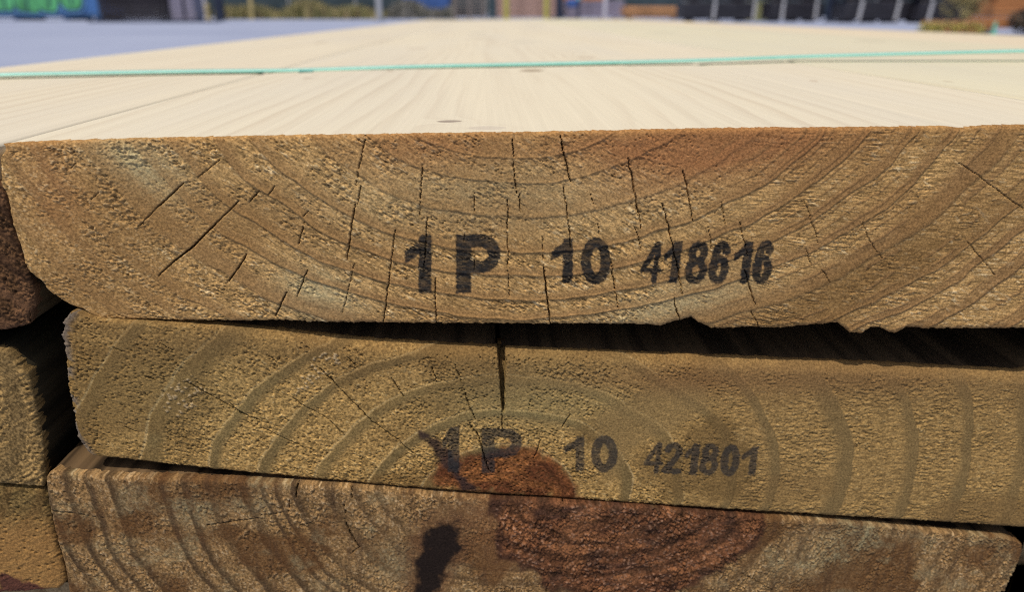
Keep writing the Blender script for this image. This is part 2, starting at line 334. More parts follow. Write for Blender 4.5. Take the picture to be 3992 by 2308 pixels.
def planed_pine(name, x0, z0, knots=(), tint=(1, 1, 1), seed=0.0, spacing=0.0062):
    """cream planed face: growth rings cut lengthwise, with a few knots (x, y, rx, ry, strength, colour)"""
    m, nt, bs = new_mat(name)
    tc = N(nt, "ShaderNodeTexCoord")
    ob = MAP(nt, tc.outputs["Object"], loc=(seed, seed * 3.1, 0))
    sp = N(nt, "ShaderNodeSeparateXYZ"); nt.links.new(tc.outputs["Object"], sp.inputs[0])
    x, y = sp.outputs[0], sp.outputs[1]
    wob = NOISE(nt, MAP(nt, ob, (3.0, 1.3, 3.0)), 1.0, 2.0)
    wob2 = NOISE(nt, MAP(nt, ob, (30.0, 6.0, 30.0)), 1.0, 2.0)
    dx = M(nt, 'ADD', M(nt, 'SUBTRACT', x, x0), M(nt, 'MULTIPLY', M(nt, 'SUBTRACT', wob, 0.5), 0.05))
    depth = M(nt, 'ADD', z0, M(nt, 'MULTIPLY', M(nt, 'SUBTRACT', NOISE(nt, MAP(nt, ob, (0.8, 0.9, 1.0)), 1.0, 1.0), 0.5), 0.06))
    r = M(nt, 'SQRT', M(nt, 'ADD', M(nt, 'MULTIPLY', dx, dx), M(nt, 'MULTIPLY', depth, depth)))
    r = M(nt, 'ADD', r, M(nt, 'MULTIPLY', M(nt, 'SUBTRACT', wob2, 0.5), 0.011))
    # knots push the rings aside
    base_r = r
    kmask = None
    for (kx, ky, rx, ry, st, col) in knots:
        ex = M(nt, 'DIVIDE', M(nt, 'SUBTRACT', x, kx), rx)
        ey = M(nt, 'DIVIDE', M(nt, 'SUBTRACT', y, ky), ry)
        q = M(nt, 'ADD', M(nt, 'MULTIPLY', ex, ex), M(nt, 'MULTIPLY', ey, ey))
        r = M(nt, 'ADD', r, M(nt, 'MULTIPLY', M(nt, 'POWER', 2.718, M(nt, 'MULTIPLY', q, -0.25)), 0.008))
    ph = M(nt, 'FRACT', M(nt, 'DIVIDE', r, spacing))
    fade = RAMP(nt, NOISE(nt, MAP(nt, ob, (22, 3.0, 22)), 1.0, 3.0), [(0.40, (0.05, 0.05, 0.05)), (0.68, (1, 1, 1))])
    ring = RAMP(nt, ph, [(0.0, (0, 0, 0)), (0.45, (0.12, 0.12, 0.12)), (0.86, (1, 1, 1)), (1.0, (0, 0, 0))])
    fib = NOISE(nt, MAP(nt, ob, (900, 9, 900)), 1.0, 3.0)
    blotch = NOISE(nt, MAP(nt, ob, (16, 2.2, 16)), 1.0, 3.0)
    c1 = tuple(a * b for a, b in zip((0.665, 0.585, 0.430), tint))
    c2 = tuple(a * b for a, b in zip((0.545, 0.452, 0.320), tint))
    c3 = tuple(a * b for a, b in zip((0.60, 0.54, 0.43), tint))
    c = MIX(nt, M(nt, 'MULTIPLY', M(nt, 'MULTIPLY', ring, fade), 1.0), c1, c2)
    c = MIX(nt, RAMP(nt, blotch, [(0.42, (0, 0, 0)), (0.68, (0.6, 0.6, 0.6))]), c, c3)
    c = MIX(nt, 1.0, c, RAMP(nt, fib, [(0.25, (0.95, 0.945, 0.94)), (0.75, (1.03, 1.03, 1.03))]), 'MULTIPLY')
    kn = NOISE(nt, MAP(nt, ob, (150, 50, 150)), 1.0, 3.0)
    for (kx, ky, rx, ry, st, col) in knots:
        ex = M(nt, 'DIVIDE', M(nt, 'SUBTRACT', x, kx), rx)
        ey = M(nt, 'DIVIDE', M(nt, 'SUBTRACT', y, ky), ry)
        q = M(nt, 'ADD', M(nt, 'ADD', M(nt, 'MULTIPLY', ex, ex), M(nt, 'MULTIPLY', ey, ey)), M(nt, 'MULTIPLY', M(nt, 'SUBTRACT', kn, 0.5), 1.1))
        k = M(nt, 'MULTIPLY', RAMP(nt, q, [(0.0, (1, 1, 1)), (0.7, (0.85, 0.85, 0.85)), (1.0, (0, 0, 0))]), st)
        c = MIX(nt, k, c, col)
    nt.links.new(c, bs.inputs["Base Color"])
    bs.inputs["Roughness"].default_value = 0.62
    bs.inputs["Specular IOR Level"].default_value = 0.3
    b = N(nt, "ShaderNodeBump")
    b.inputs["Strength"].default_value = 0.4
    b.inputs["Distance"].default_value = 0.0003
    nt.links.new(fib, b.inputs["Height"])
    nt.links.new(b.outputs[0], bs.inputs["Normal"])
    return m

def streaked_side(name, c1, c2, seed=0.0):
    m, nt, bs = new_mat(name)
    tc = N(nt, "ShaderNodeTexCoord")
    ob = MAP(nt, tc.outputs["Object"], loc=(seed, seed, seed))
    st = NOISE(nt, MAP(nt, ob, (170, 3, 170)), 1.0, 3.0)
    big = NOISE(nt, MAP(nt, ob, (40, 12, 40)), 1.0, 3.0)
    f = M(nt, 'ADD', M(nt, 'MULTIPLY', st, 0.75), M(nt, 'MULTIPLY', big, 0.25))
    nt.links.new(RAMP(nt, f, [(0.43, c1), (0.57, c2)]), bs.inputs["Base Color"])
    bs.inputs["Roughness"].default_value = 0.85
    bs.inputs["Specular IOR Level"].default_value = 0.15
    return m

def plain(name, c, rough=0.7, var=0.25, scale=6.0, spec=0.3, stretch=(1, 1, 1), bump=0.0):
    m, nt, bs = new_mat(name)
    tc = N(nt, "ShaderNodeTexCoord")
    f = NOISE(nt, MAP(nt, tc.outputs["Object"], stretch), scale, 4.0, 0.6)
    lo = tuple(x * (1 - var) for x in c); hi = tuple(min(1, x * (1 + var)) for x in c)
    nt.links.new(RAMP(nt, f, [(0.3, lo), (0.7, hi)]), bs.inputs["Base Color"])
    bs.inputs["Roughness"].default_value = rough
    bs.inputs["Specular IOR Level"].default_value = spec
    if bump:
        b = N(nt, "ShaderNodeBump")
        b.inputs["Strength"].default_value = 0.6
        b.inputs["Distance"].default_value = bump
        nt.links.new(f, b.inputs["Height"])
        nt.links.new(b.outputs[0], bs.inputs["Normal"])
    return m

END = end_grain_material()

# ------------------------------------------------------------------ ground
def ground_material():
    m, nt, bs = new_mat("pale_concrete_yard")
    tc = N(nt, "ShaderNodeTexCoord")
    a = NOISE(nt, MAP(nt, tc.outputs["Object"], (0.35, 0.35, 1)), 1.0, 6.0, 0.65)
    b = NOISE(nt, MAP(nt, tc.outputs["Object"], (0.09, 0.5, 1)), 1.0, 4.0, 0.6)
    c = RAMP(nt, a, [(0.3, (0.245, 0.274, 0.38)), (0.7, (0.345, 0.377, 0.49))])
    c = MIX(nt, RAMP(nt, b, [(0.45, (0, 0, 0)), (0.7, (0.5, 0.5, 0.5))]), c, (0.225, 0.255, 0.375))
    nt.links.new(c, bs.inputs["Base Color"])
    bs.inputs["Roughness"].default_value = 0.88
    bs.inputs["Specular IOR Level"].default_value = 0.2
    return m

gm = bpy.data.meshes.new("ground")
gm.from_pydata([(-600, -300, 0), (600, -300, 0), (600, 900, 0), (-600, 900, 0)], [], [(0, 1, 2, 3)])
g = link("ground", gm, ground_material(), loc=(0, 0, GROUND_Z))
tag(g, kind="structure")
g["label"] = "pale lavender grey concrete yard behind the lumber stack"

# ------------------------------------------------------------------ end faces of the boards
def coons(F, nu, nv, s=None, t=None, rag=(0.12, 0.12, 0.2, 0.12), seed=3):
    s = np.linspace(0, 1, nu) if s is None else s
    t = np.linspace(0, 1, nv) if t is None else t
    T = resample(F['top'], s=s); B = resample(F['bottom'], s=s)
    L = resample(F['left'], s=t); R = resample(F['right'], s=t)
    # torn fibres along the four edges
    def jag(P, amp, sd, vert):
        a = P[:, 1] if vert else P[:, 0]
        n = (fbm(a / .9, a * 0 + sd, sd, 3, .65) - .5) * 2 + np.maximum(0, vn(a / .55, a * 0, sd + 5) - .72) * 2.5
        w = np.minimum(1, np.minimum(np.arange(len(a)), np.arange(len(a))[::-1]) / 3.0)
        Q = P.copy(); Q[:, 0 if vert else 1] += n * amp * w
        return Q
    T = jag(T, rag[0], seed, False); B = jag(B, -rag[2], seed + 1, False)
    L = jag(L, -rag[1], seed + 2, True); R = jag(R, rag[3], seed + 3, True)
    sa = s[None, :, None]; ta = t[:, None, None]
    P = (1 - ta) * T[None] + ta * B[None] + (1 - sa) * L[:, None] + sa * R[:, None] \
        - ((1 - sa) * (1 - ta) * T[0] + sa * (1 - ta) * T[-1] + (1 - sa) * ta * B[0] + sa * ta * B[-1])
    return P[..., 0], P[..., 1]

def carve(U, Z, cracks, seed, depth=3.2):
    """depth of the drying cracks, as a positive number of millimetres"""
    out = np.zeros(U.shape)
    wig = (vn(U / 1.3, Z / 1.3, seed) - .5) * .3 + (vn(U / .5, Z / .5, seed + 1) - .5) * .16
    for w, pts in cracks:
        half = w * 0.075 - 0.025
        p = np.array(pts)
        sel = (U > p[:, 0].min() - 2) & (U < p[:, 0].max() + 2) & (Z > p[:, 1].min() - 2) & (Z < p[:, 1].max() + 2)
        if not sel.any(): continue
        u = U[sel] + wig[sel]; z = Z[sel] + wig[sel] * .4
        L = np.concatenate([[0], np.cumsum(np.hypot(*np.diff(p, axis=0).T))])
        best = np.full(u.shape, 99.0)
        for i in range(len(p) - 1):
            d, t = seg_dist(u, z, p[i], p[i + 1])
            a = (L[i] + t * (L[i + 1] - L[i])) / L[-1]
            h = half * np.clip(np.minimum(a, 1 - a) * 4 + .25, 0.25, 1) if w < 5 else half * np.clip(1.15 - a, .15, 1) ** .7
            best = np.minimum(best, d - h)
        out[sel] = np.maximum(out[sel], (1 - sstep(-.02, .09, best)) * depth * min(1.2, .1 + w * .8))
    return out

def build_face(key, board, plane, U, Z, h, col, parts):
    """one height field; faces under a mask become a part of their own"""
    nv, nu = U.shape
    Y = plane[0] * 1e3 + plane[1] * U - h
    V = np.stack([U, Y, Z], -1) * 1e-3
    idx = np.arange(nu * nv).reshape(nv, nu)
    quads = np.stack([idx[:-1, :-1], idx[1:, :-1], idx[1:, 1:], idx[:-1, 1:]], -1)
    # rim: the outer row is turned back into the board
    ring = np.concatenate([idx[0, :], idx[1:, -1], idx[-1, -2::-1], idx[-2:0:-1, 0]])
    V = V.reshape(-1, 3); C = col.reshape(-1, 3)
    cu, cz = V[:, 0].mean(), V[:, 2].mean()
    back = V[ring].copy()
    back[:, 1] = (plane[0] * 1e3 + plane[1] * back[:, 0] * 1e3) * 1e-3 + 0.0045
    back[:, 0] += np.sign(cu - back[:, 0]) * 0.0003
    back[:, 2] += np.sign(cz - back[:, 2]) * 0.0003
    n0 = len(V)
    V = np.concatenate([V, back]); C = np.concatenate([C, C[ring]])
    m = len(ring); bi = n0 + np.arange(m)
    rim = np.stack([ring, np.roll(ring, -1), np.roll(bi, -1), bi], -1)
    body = quads.reshape(-1, 4)
    taken = np.zeros(len(body), dtype=bool)
    objs = {}
    for nm, mask in parts:
        fm = (mask[:-1, :-1] + mask[1:, :-1] + mask[1:, 1:] + mask[:-1, 1:]) > 2.0
        fm = fm.ravel() & ~taken
        taken |= fm
        if fm.sum() < 4: continue
        q = body[fm]
        u, inv = np.unique(q, return_inverse=True)
        objs[nm] = link(nm, np_mesh(nm, V[u], inv.reshape(-1, 4), True, C[u]), END, board)
    q = np.concatenate([body[~taken], rim])
    u, inv = np.unique(q, return_inverse=True)
    objs['end_face'] = link("end_face", np_mesh("end_face", V[u], inv.reshape(-1, 4), True, C[u]), END, board)
    return objs

def outline(F, step=1.2):
    def n(p):
        p = np.asarray(p); return max(2, int(np.hypot(*np.diff(p, axis=0).T).sum() / step))
    T = resample(F['top'], n(F['top'])); R = resample(F['right'], n(F['right']))
    B = resample(F['bottom'], n(F['bottom']))[::-1]; L = resample(F['left'], n(F['left']))[::-1]
    return np.concatenate([T[:-1], R[:-1], B[:-1], L[:-1]])

def build_body(name, out_mm, y0, k, length, mat, parent, inset=0.15, bow=0.0, side=None):
    c = out_mm.mean(0)
    o = out_mm + np.sign(c - out_mm) * inset
    ys = np.concatenate([[y0 * 1e3 + 0.8], np.geomspace(8.0, length * 1e3, 26)])
    m = len(o)
    V = []
    for i, y in enumerate(ys):
        yy = y + k * o[:, 0] * (1 if i < 14 else 0)
        V.append(np.stack([o[:, 0], np.full(m, y) if i >= 14 else yy, o[:, 1] + bow * (y / (length * 1e3)) ** 2], 1))
    V = np.concatenate(V) * 1e-3
    r = len(ys)
    idx = np.arange(m * r).reshape(r, m)
    a = idx[:-1]; b = idx[1:]
    q = np.stack([a, b, np.roll(b, -1, 1), np.roll(a, -1, 1)], -1).reshape(-1, 4)[:, ::-1]
    me = np_mesh(name, V, q, False)
    bm = bmesh.new(); bm.from_mesh(me); bm.verts.ensure_lookup_table()
    bm.faces.new([bm.verts[int(i)] for i in idx[-1]])
    bmesh.ops.recalc_face_normals(bm, faces=bm.faces[:])
    bm.to_mesh(me); bm.free()
    o = link(name, me, mat, parent)
    if side is not None:
        me.materials.append(side)
        for p in me.polygons:
            if p.normal.z < .35 and p.center.z < -.012: p.material_index = 1
    return o

def rings(U, Z, pith, al, ar_, sp, seed, wob=1.0, rowvar=0.45):
    du = U - pith[0]; dz = Z - pith[1]
    r = np.hypot(np.where(du < 0, du / al, du / ar_), dz)
    r = r + (fbm(U / 14, Z / 14, seed, 2) - .5) * 2.4 * wob + (fbm(U / 3.2, Z / 3.2, seed + 1, 2) - .5) * .55 * wob
    t = r / sp + (vn(r / (sp * 1.7), r * 0 + seed, seed + 2) - .5) * rowvar * 2
    ph = t - np.floor(t)
    return r, t, ph

def edge_mm(U, Z):
    """distance to the border of the face, in millimetres, roughly"""
    nv, nu = U.shape
    du = np.hypot(np.diff(U, axis=1), np.diff(Z, axis=1)); dv = np.hypot(np.diff(U, axis=0), np.diff(Z, axis=0))
    su = np.concatenate([np.zeros((nv, 1)), np.cumsum(du, 1)], 1); sv = np.concatenate([np.zeros((1, nu)), np.cumsum(dv, 0)], 0)
    return np.minimum(np.minimum(su, su[:, -1:] - su), np.minimum(sv, sv[-1:] - sv))

LENGTH = 3.05
DARK_INK = np.array((0.019, 0.019, 0.019))

def fleck(f, rough):
    """pale and dark fibres of the torn wood"""
    c = np.clip((f - .5) * 2.4 + .5, 0, 1)
    return (.54 + .92 * c) * rough + (.84 + .32 * c) * (1 - rough)

# ---- the stamped board on top of the stack
def top_board():
    F = FACE['A']
    b = empty("lumber_board", (0, 0, 0))
    tag(b, "topmost pale board with broad sawn end stamped 1P 10 418616", "board")
    U, Z = coons(F, 1280, 236, rag=(.10, .16, .22, .1), seed=2)
    p = F['pith'][0]
    r, t, ph = rings(U, Z, p, 1.35, 1.66, 5.9, 4)
    late = sstep(.42, .86, ph) * (1 - sstep(.955, 1.0, ph))
    wl = sstep(-40, -75, U); wr = sstep(30, 62, U); wc = np.clip(1 - wl - wr, 0, 1)
    fineline = sstep(.70, .92, t * 3.07 - np.floor(t * 3.07)) * (wr + .35 * wl) * sstep(.3, .5, vn(U / 6, Z / 6, 13))
    late = late * (.62 * wl + 1.0 * wc + .85 * wr) * (.7 + .6 * fbm(U / 9, Z / 9, 11, 2)).clip(0, 1.1)
    inner = .55 + .45 * sstep(30, 48, r)
    late = late * inner
    # torn fibres: crumbs on the left, slanting tears in the middle, strokes across the rings on the right
    a = math.radians(-33)
    x1 = U * math.cos(a) + Z * math.sin(a); y1 = -U * math.sin(a) + Z * math.cos(a)
    tear = fbm(x1 / 1.6, y1 / .36, 20, 2, .8)
    crumb = fbm(U / .58, Z / .38, 30, 2, .9)
    phi = np.arctan2(Z - p[1], (U - p[0]) / 1.6)
    stroke = fbm(phi * r * 1.3 / .34, r / 1.3, 40, 2, .8)
    n = wl * crumb + wc * (.6 * tear + .4 * crumb) + wr * (.7 * stroke + .3 * crumb)
    rough = np.clip(1 - late * 1.08, 0.05, 1)
    patch = np.clip(fbm(U / 5, Z / 4, 50, 3, .6) * 3.4 - 1.05, .08, 1.35)
    smoothzone = 1 - .75 * blob(U, Z, F['marks'][0], 20, 9, 25) - .45 * sstep(62, 100, U)
    h = (n - .5) * .80 * rough * patch * smoothzone.clip(.15, 1)
    d, v = cell(U / 1.7, Z / 1.4, 1)
    h += np.where(v > .72, np.maximum(0, .42 - d) * .8, 0) * rough * (wl + wc * .8 + wr * .3) * patch
    d2, v2 = cell(U / .85 + 9, Z / .62, 4)
    h -= np.where(v2 > .72, np.maximum(0, .36 - d2) * 1.7, 0) * np.minimum(1, patch) * rough * (.9 * wl + wc + .4 * wr)
    h += late * .10 + sstep(.84, .95, ph) * (1 - sstep(.955, 1, ph)) * .22 * (wc + wr * .6) * inner
    h += (fbm(U / 30, Z / 18, 60, 2) - .5) * .8 + fineline * .10
    e = edge_mm(U, Z)
    h -= .55 * np.exp(-e / .35)
    h -= carve(U, Z, F['cracks'], 70)
    # colour of the wood itself
    early = np.array((0.372, 0.228, 0.088)); latec = np.array((0.202, 0.112, 0.047))
    col = mix(np.broadcast_to(early, U.shape + (3,)), latec, late * (.66 + .22 * wr))
    fine = fbm(U / .8, Z / .6, 80, 2)
    fib = wl * fbm(U / .55, Z / .40, 120, 2, .9) + wc * fbm(x1 / 1.3, y1 / .30, 121, 2, .9) + wr * fbm(phi * r * 1.3 / .28, r / 1.2, 122, 2, .9)
    col = col * fleck(fib, rough)[..., None]
    col = mix(col, (0.66, 0.49, 0.26), sstep(.62, .82, n) * rough * .85)
    big = fbm(U / 26, Z / 16, 90, 3)
    splint = fbm(x1 / 2.2, y1 / .5, 128, 2, .8)
    col = mix(col, (0.68, 0.53, 0.30), sstep(.70, .80, splint) * rough * np.minimum(1, patch) * .6)
    col = mix(col, (0.250, 0.138, 0.050), sstep(.45, .75, big) * .6)
    mk = F['marks']
    pale = .75 * blob(U, Z, mk[2], 10, 5, -35) + .8 * blob(U, Z, mk[3], 9, 5.5, -20) + .6 * blob(U, Z, mk[4], 17, 5, 15) + .35 * blob(U, Z, mk[5], 40, 8, 0)
    col = mix(col, (0.40, 0.345, 0.19), pale.clip(0, 1) * (.35 + .65 * (1 - late)) * (.5 + .7 * fine))
    red = .95 * blob(U, Z, mk[0], 26, 7, 12) + .6 * blob(U, Z, mk[6], 20, 4, 0) + .55 * blob(U, Z, mk[7], 13, 5, 0) + .4 * blob(U, Z, mk[8], 6, 12, 0)
    col = mix(col, (0.275, 0.120, 0.048), red.clip(0, .85))
    brown = blob(U, Z, mk[1], 30, 5.5, 30)
    col = mix(col, (0.170, 0.095, 0.034), (brown * (.5 + .8 * fine)).clip(0, .8))
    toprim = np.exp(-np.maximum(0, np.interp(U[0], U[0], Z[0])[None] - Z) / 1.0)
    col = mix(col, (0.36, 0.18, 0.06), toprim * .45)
    col = mix(col, latec, fineline * .6)
    ink = ink_mask(U, Z, F['glyphs'], 100)
    wear = (.70 + .5 * fbm(U / 1.4, Z / .35, 110, 2)).clip(0, 1) * (1 - .35 * sstep(.62, .85, n) * rough)
    col = mix(col, DARK_INK * (1.2 - .5 * fine)[..., None], ink * wear * .98)
    build_face('A', b, (0, 0), U, Z, h, col, [("stamped_lettering", ink)])
    for c in b.children:
        if c.name.startswith("stamped_lettering"): c["label"] = "black ink stamp reading 1P 10 418616"
    kn = [(0.0179, 0.172, .0055, .0075, .75, (0.24, 0.165, 0.09)), (-.0088, .0193, .0030, .0022, .8, (0.22, 0.16, 0.12)),
          (-.0005, .0085, .0045, .0030, .35, (0.40, 0.33, 0.28)), (-.0126, .798, .012, .03, .5, (0.36, 0.33, 0.25)), (-.0052, .610, .016, .022, .35, (0.40, 0.33, 0.24)),
          (-.0026, .2107, .005, .006, .4, (0.33, 0.37, 0.28)), (-.0417, .1817, .002, .006, .6, (0.36, 0.25, 0.16)), (-.0688, .148, .002, .005, .5, (0.38, 0.28, 0.2)), (.052, .26, .006, .010, .45, (0.40, 0.30, 0.2)), (-.05, .40, .008, .016, .4, (0.42, 0.32, 0.22)), (.03, .5, .012, .02, .35, (0.42, 0.36, 0.26)),
          (.1097, .1073, .0012, .003, .55, (0.36, 0.24, 0.14)), (.09, 1.3, .02, .05, .4, (0.40, 0.34, 0.26))]
    build_body("planed_body", outline(F), 0, 0, LENGTH, planed_pine("planed_pine_top", .006, .020, kn), b)

# ---- the second stamped board, with the rust knot
def second_board():
    F = FACE['B']
    b = empty("lumber_board", (0, 0, 0))
    tag(b, "tilted middle board with rusty knot and stamp 1P 10 421801", "board")
    U, Z = coons(F, 1200, 214, rag=(.12, .48, .16, .1), seed=12)
    p = F['pith'][0]
    r, t, ph = rings(U, Z, p, 1.40, 1.42, 10.2, 14, wob=1.1, rowvar=.35)
    late = sstep(.64, .82, ph) * (1 - sstep(.925, .95, ph)) * (.75 + .4 * vn(np.floor(t) * 1.7, t * 0, 46))
    wr = sstep(38, 62, U); wl = 1 - wr
    late = late * (.75 + .5 * fbm(U / 8, Z / 8, 15, 2)).clip(0, 1)
    wedge = 1 - sstep(-2.5, 2.0, poly_sdf(U, Z, F['wedge']) + (fbm(U / 3, Z / 3, 16, 2) - .5) * 3)
    a_ = math.radians(-28)
    crumb = .55 * fbm(U / .42, Z / .38, 31, 2, .9) + .45 * fbm((U * math.cos(a_) + Z * math.sin(a_)) / 1.2, (-U * math.sin(a_) + Z * math.cos(a_)) / .34, 34, 2, .9)
    stroke = fbm(U / 1.3, Z / .36, 41, 2, .8)
    n = wl * crumb + wr * (.6 * stroke + .4 * crumb)
    rough = np.clip(1 - late, .06, 1) * (1 - .75 * wedge)
    patch = np.clip(fbm(U / 6, Z / 5, 51, 3, .6) * 3.2 - 1.0, .08, 1.3)
    kd = poly_sdf(U, Z, F['knot']) + (fbm(U / 3.5, Z / 3.5, 17, 3, .6) - .5) * 4.5
    knot = 1 - sstep(-1.8, 1.0, kd)
    h = (n - .5) * .85 * rough * patch * (1 - .35 * knot)
    d, v = cell(U / .85, Z / .8, 2)
    h -= np.where(v > .66, np.maximum(0, .38 - d) * 1.9, 0) * rough * (wl + .5 * wr) * np.minimum(1, patch + .25)
    h += (fbm(U / 30, Z / 18, 61, 2) - .5) * .8 + late * .12
    d3, v3 = cell(U / .95 + 5, Z / .8, 3)
    fl = blob(U, Z, F['marks'][0], 7, 4.5, 40) + blob(U, Z, F['marks'][1], 9, 3.2, 45)
    flake = np.where(v3 > .60, sstep(.5, .25, d3), 0) * (fl > .30 + .5 * vn(U / 2, Z / 2, 18))
    h += flake * .22
    e = edge_mm(U, Z)
    h -= .5 * np.exp(-e / .4)
    dt = np.maximum(0, Z[:1] - Z)
    h -= 2.2 * np.exp(-(dt / 1.1) ** 1.3) * sstep(-70, -30, U)
    h -= carve(U, Z, F['cracks'], 71, 3.6)
    early = np.array((0.338, 0.208, 0.071)); latec = np.array((0.142, 0.100, 0.041))
    col = mix(np.broadcast_to(early, U.shape + (3,)), latec, late * .8)
    fine = fbm(U / .8, Z / .6, 81, 2)
    col = col * fleck(wl * fbm(U / .5, Z / .4, 123, 2, .9) + wr * fbm(U / 1.1, Z / .30, 124, 2, .9), rough)[..., None]
    col = mix(col, (0.60, 0.44, 0.20), sstep(.62, .82, n) * rough * .85)
    big = fbm(U / 24, Z / 14, 91, 3)
    col = mix(col, (0.160, 0.092, 0.031), sstep(.42, .66, big) * .75)
    rimline = sstep(.935, .95, ph) * (1 - sstep(.965, .985, ph)) * wl
    col = mix(col, (0.42, 0.32, 0.16), rimline * .45)
    upper = np.exp(-(np.maximum(0, Z[:1] - Z) / 9.0) ** 2)  # shade below the top board, painted into the end colour as brown
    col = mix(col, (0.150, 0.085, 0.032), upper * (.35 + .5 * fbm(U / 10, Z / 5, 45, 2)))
    mk = F['marks']
    col = mix(col, (0.235, 0.185, 0.078), (.8 * blob(U, Z, mk[4], 26, 9) + .35 * blob(U, Z, mk[0], 25, 14)).clip(0, 1) * .8)
    col = mix(col, (0.220, 0.145, 0.058), wedge * .7)
    col = mix(col, (0.19, 0.092, 0.036), .6 * blob(U, Z, mk[5], 50, 4, -2))
    col = mix(col, (0.205, 0.132, 0.055), wr * .4)
    dk = 1 - sstep(-3.0, 2.5, poly_sdf(U, Z, F['dim']) + (fbm(U / 4, Z / 4, 44, 2) - .5) * 5)
    col = mix(col, (0.145, 0.088, 0.032), dk * .7)
    # blue-grey weathering on the left rim
    rimb = sstep(2.2, .3, np.abs(U - U[:, :1])) * (fbm(U / 2, Z / 3, 19, 2) > .45)
    col = mix(col, (0.125, 0.12, 0.115), rimb * .6)
    col = mix(col, (0.44, 0.33, 0.19), flake * .6)
    kc = mix(np.broadcast_to(np.array((0.205, 0.076, 0.024)), U.shape + (3,)), (0.095, 0.030, 0.012), sstep(.4, .7, fbm(U / 6, Z / 5, 95, 2)))
    kc = mix(kc, (0.32, 0.14, 0.06), sstep(.60, .8, n) * .6)
    kq = np.hypot((U - F['knot'][0][0] - 14) / 1.35, Z - F['knot'][-1][1])
    kc = mix(kc, (0.075, 0.026, 0.012), sstep(.3, .95, np.sin(kq * 2.4 + fbm(U / 3, Z / 3, 47, 2) * 4)) * .45)
    kc = kc * fleck(fbm(U / .5, Z / .42, 48, 2, .9), 1.0)[..., None]
    col = mix(col, kc, knot * .95)
    sd = poly_sdf(U, Z, F['streak']) + (fbm(U / 1.8, Z / 1.8, 96, 2) - .5) * 2.0
    streak = 1 - sstep(-.9, .5, sd)
    col = mix(col, (0.036, 0.022, 0.019), streak * .92)
    ink = ink_mask(U, Z, F['glyphs'], 101)
    wear = (.74 + .4 * fbm(U / 1.4, Z / .35, 111, 2)).clip(0, 1) * (1 - .4 * sstep(.60, .85, n) * rough)
    col = mix(col, DARK_INK * 1.4, ink * wear * .84)
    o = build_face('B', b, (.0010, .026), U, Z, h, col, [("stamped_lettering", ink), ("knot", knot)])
    o["stamped_lettering"]["label"] = "faded black ink stamp reading 1P 10 421801"
    o["knot"]["label"] = "rust red half-round knot at the lower edge"
    G = dict(F)
    # the wide crack runs on along the upper face
    T = [list(q) for q in F['top']]
    cx = F['cracks'][0][1][0][0]
    zt = np.interp(cx, [q[0] for q in T], [q[1] for q in T])
    k = [q for q in T if q[0] < cx - .8] + [[cx - .6, zt], [cx - .1, zt - 7], [cx + .1, zt - 7], [cx + .6, zt]] + [q for q in T if q[0] > cx + .8]
    G['top'] = k
    build_body("sawn_body", outline(G, .7), .0036, .026, LENGTH, streaked_side("dark_brown_side", (0.030, 0.020, 0.011), (0.085, 0.056, 0.030)), b)  # dark brown on every face of this body, streaked lengthwise

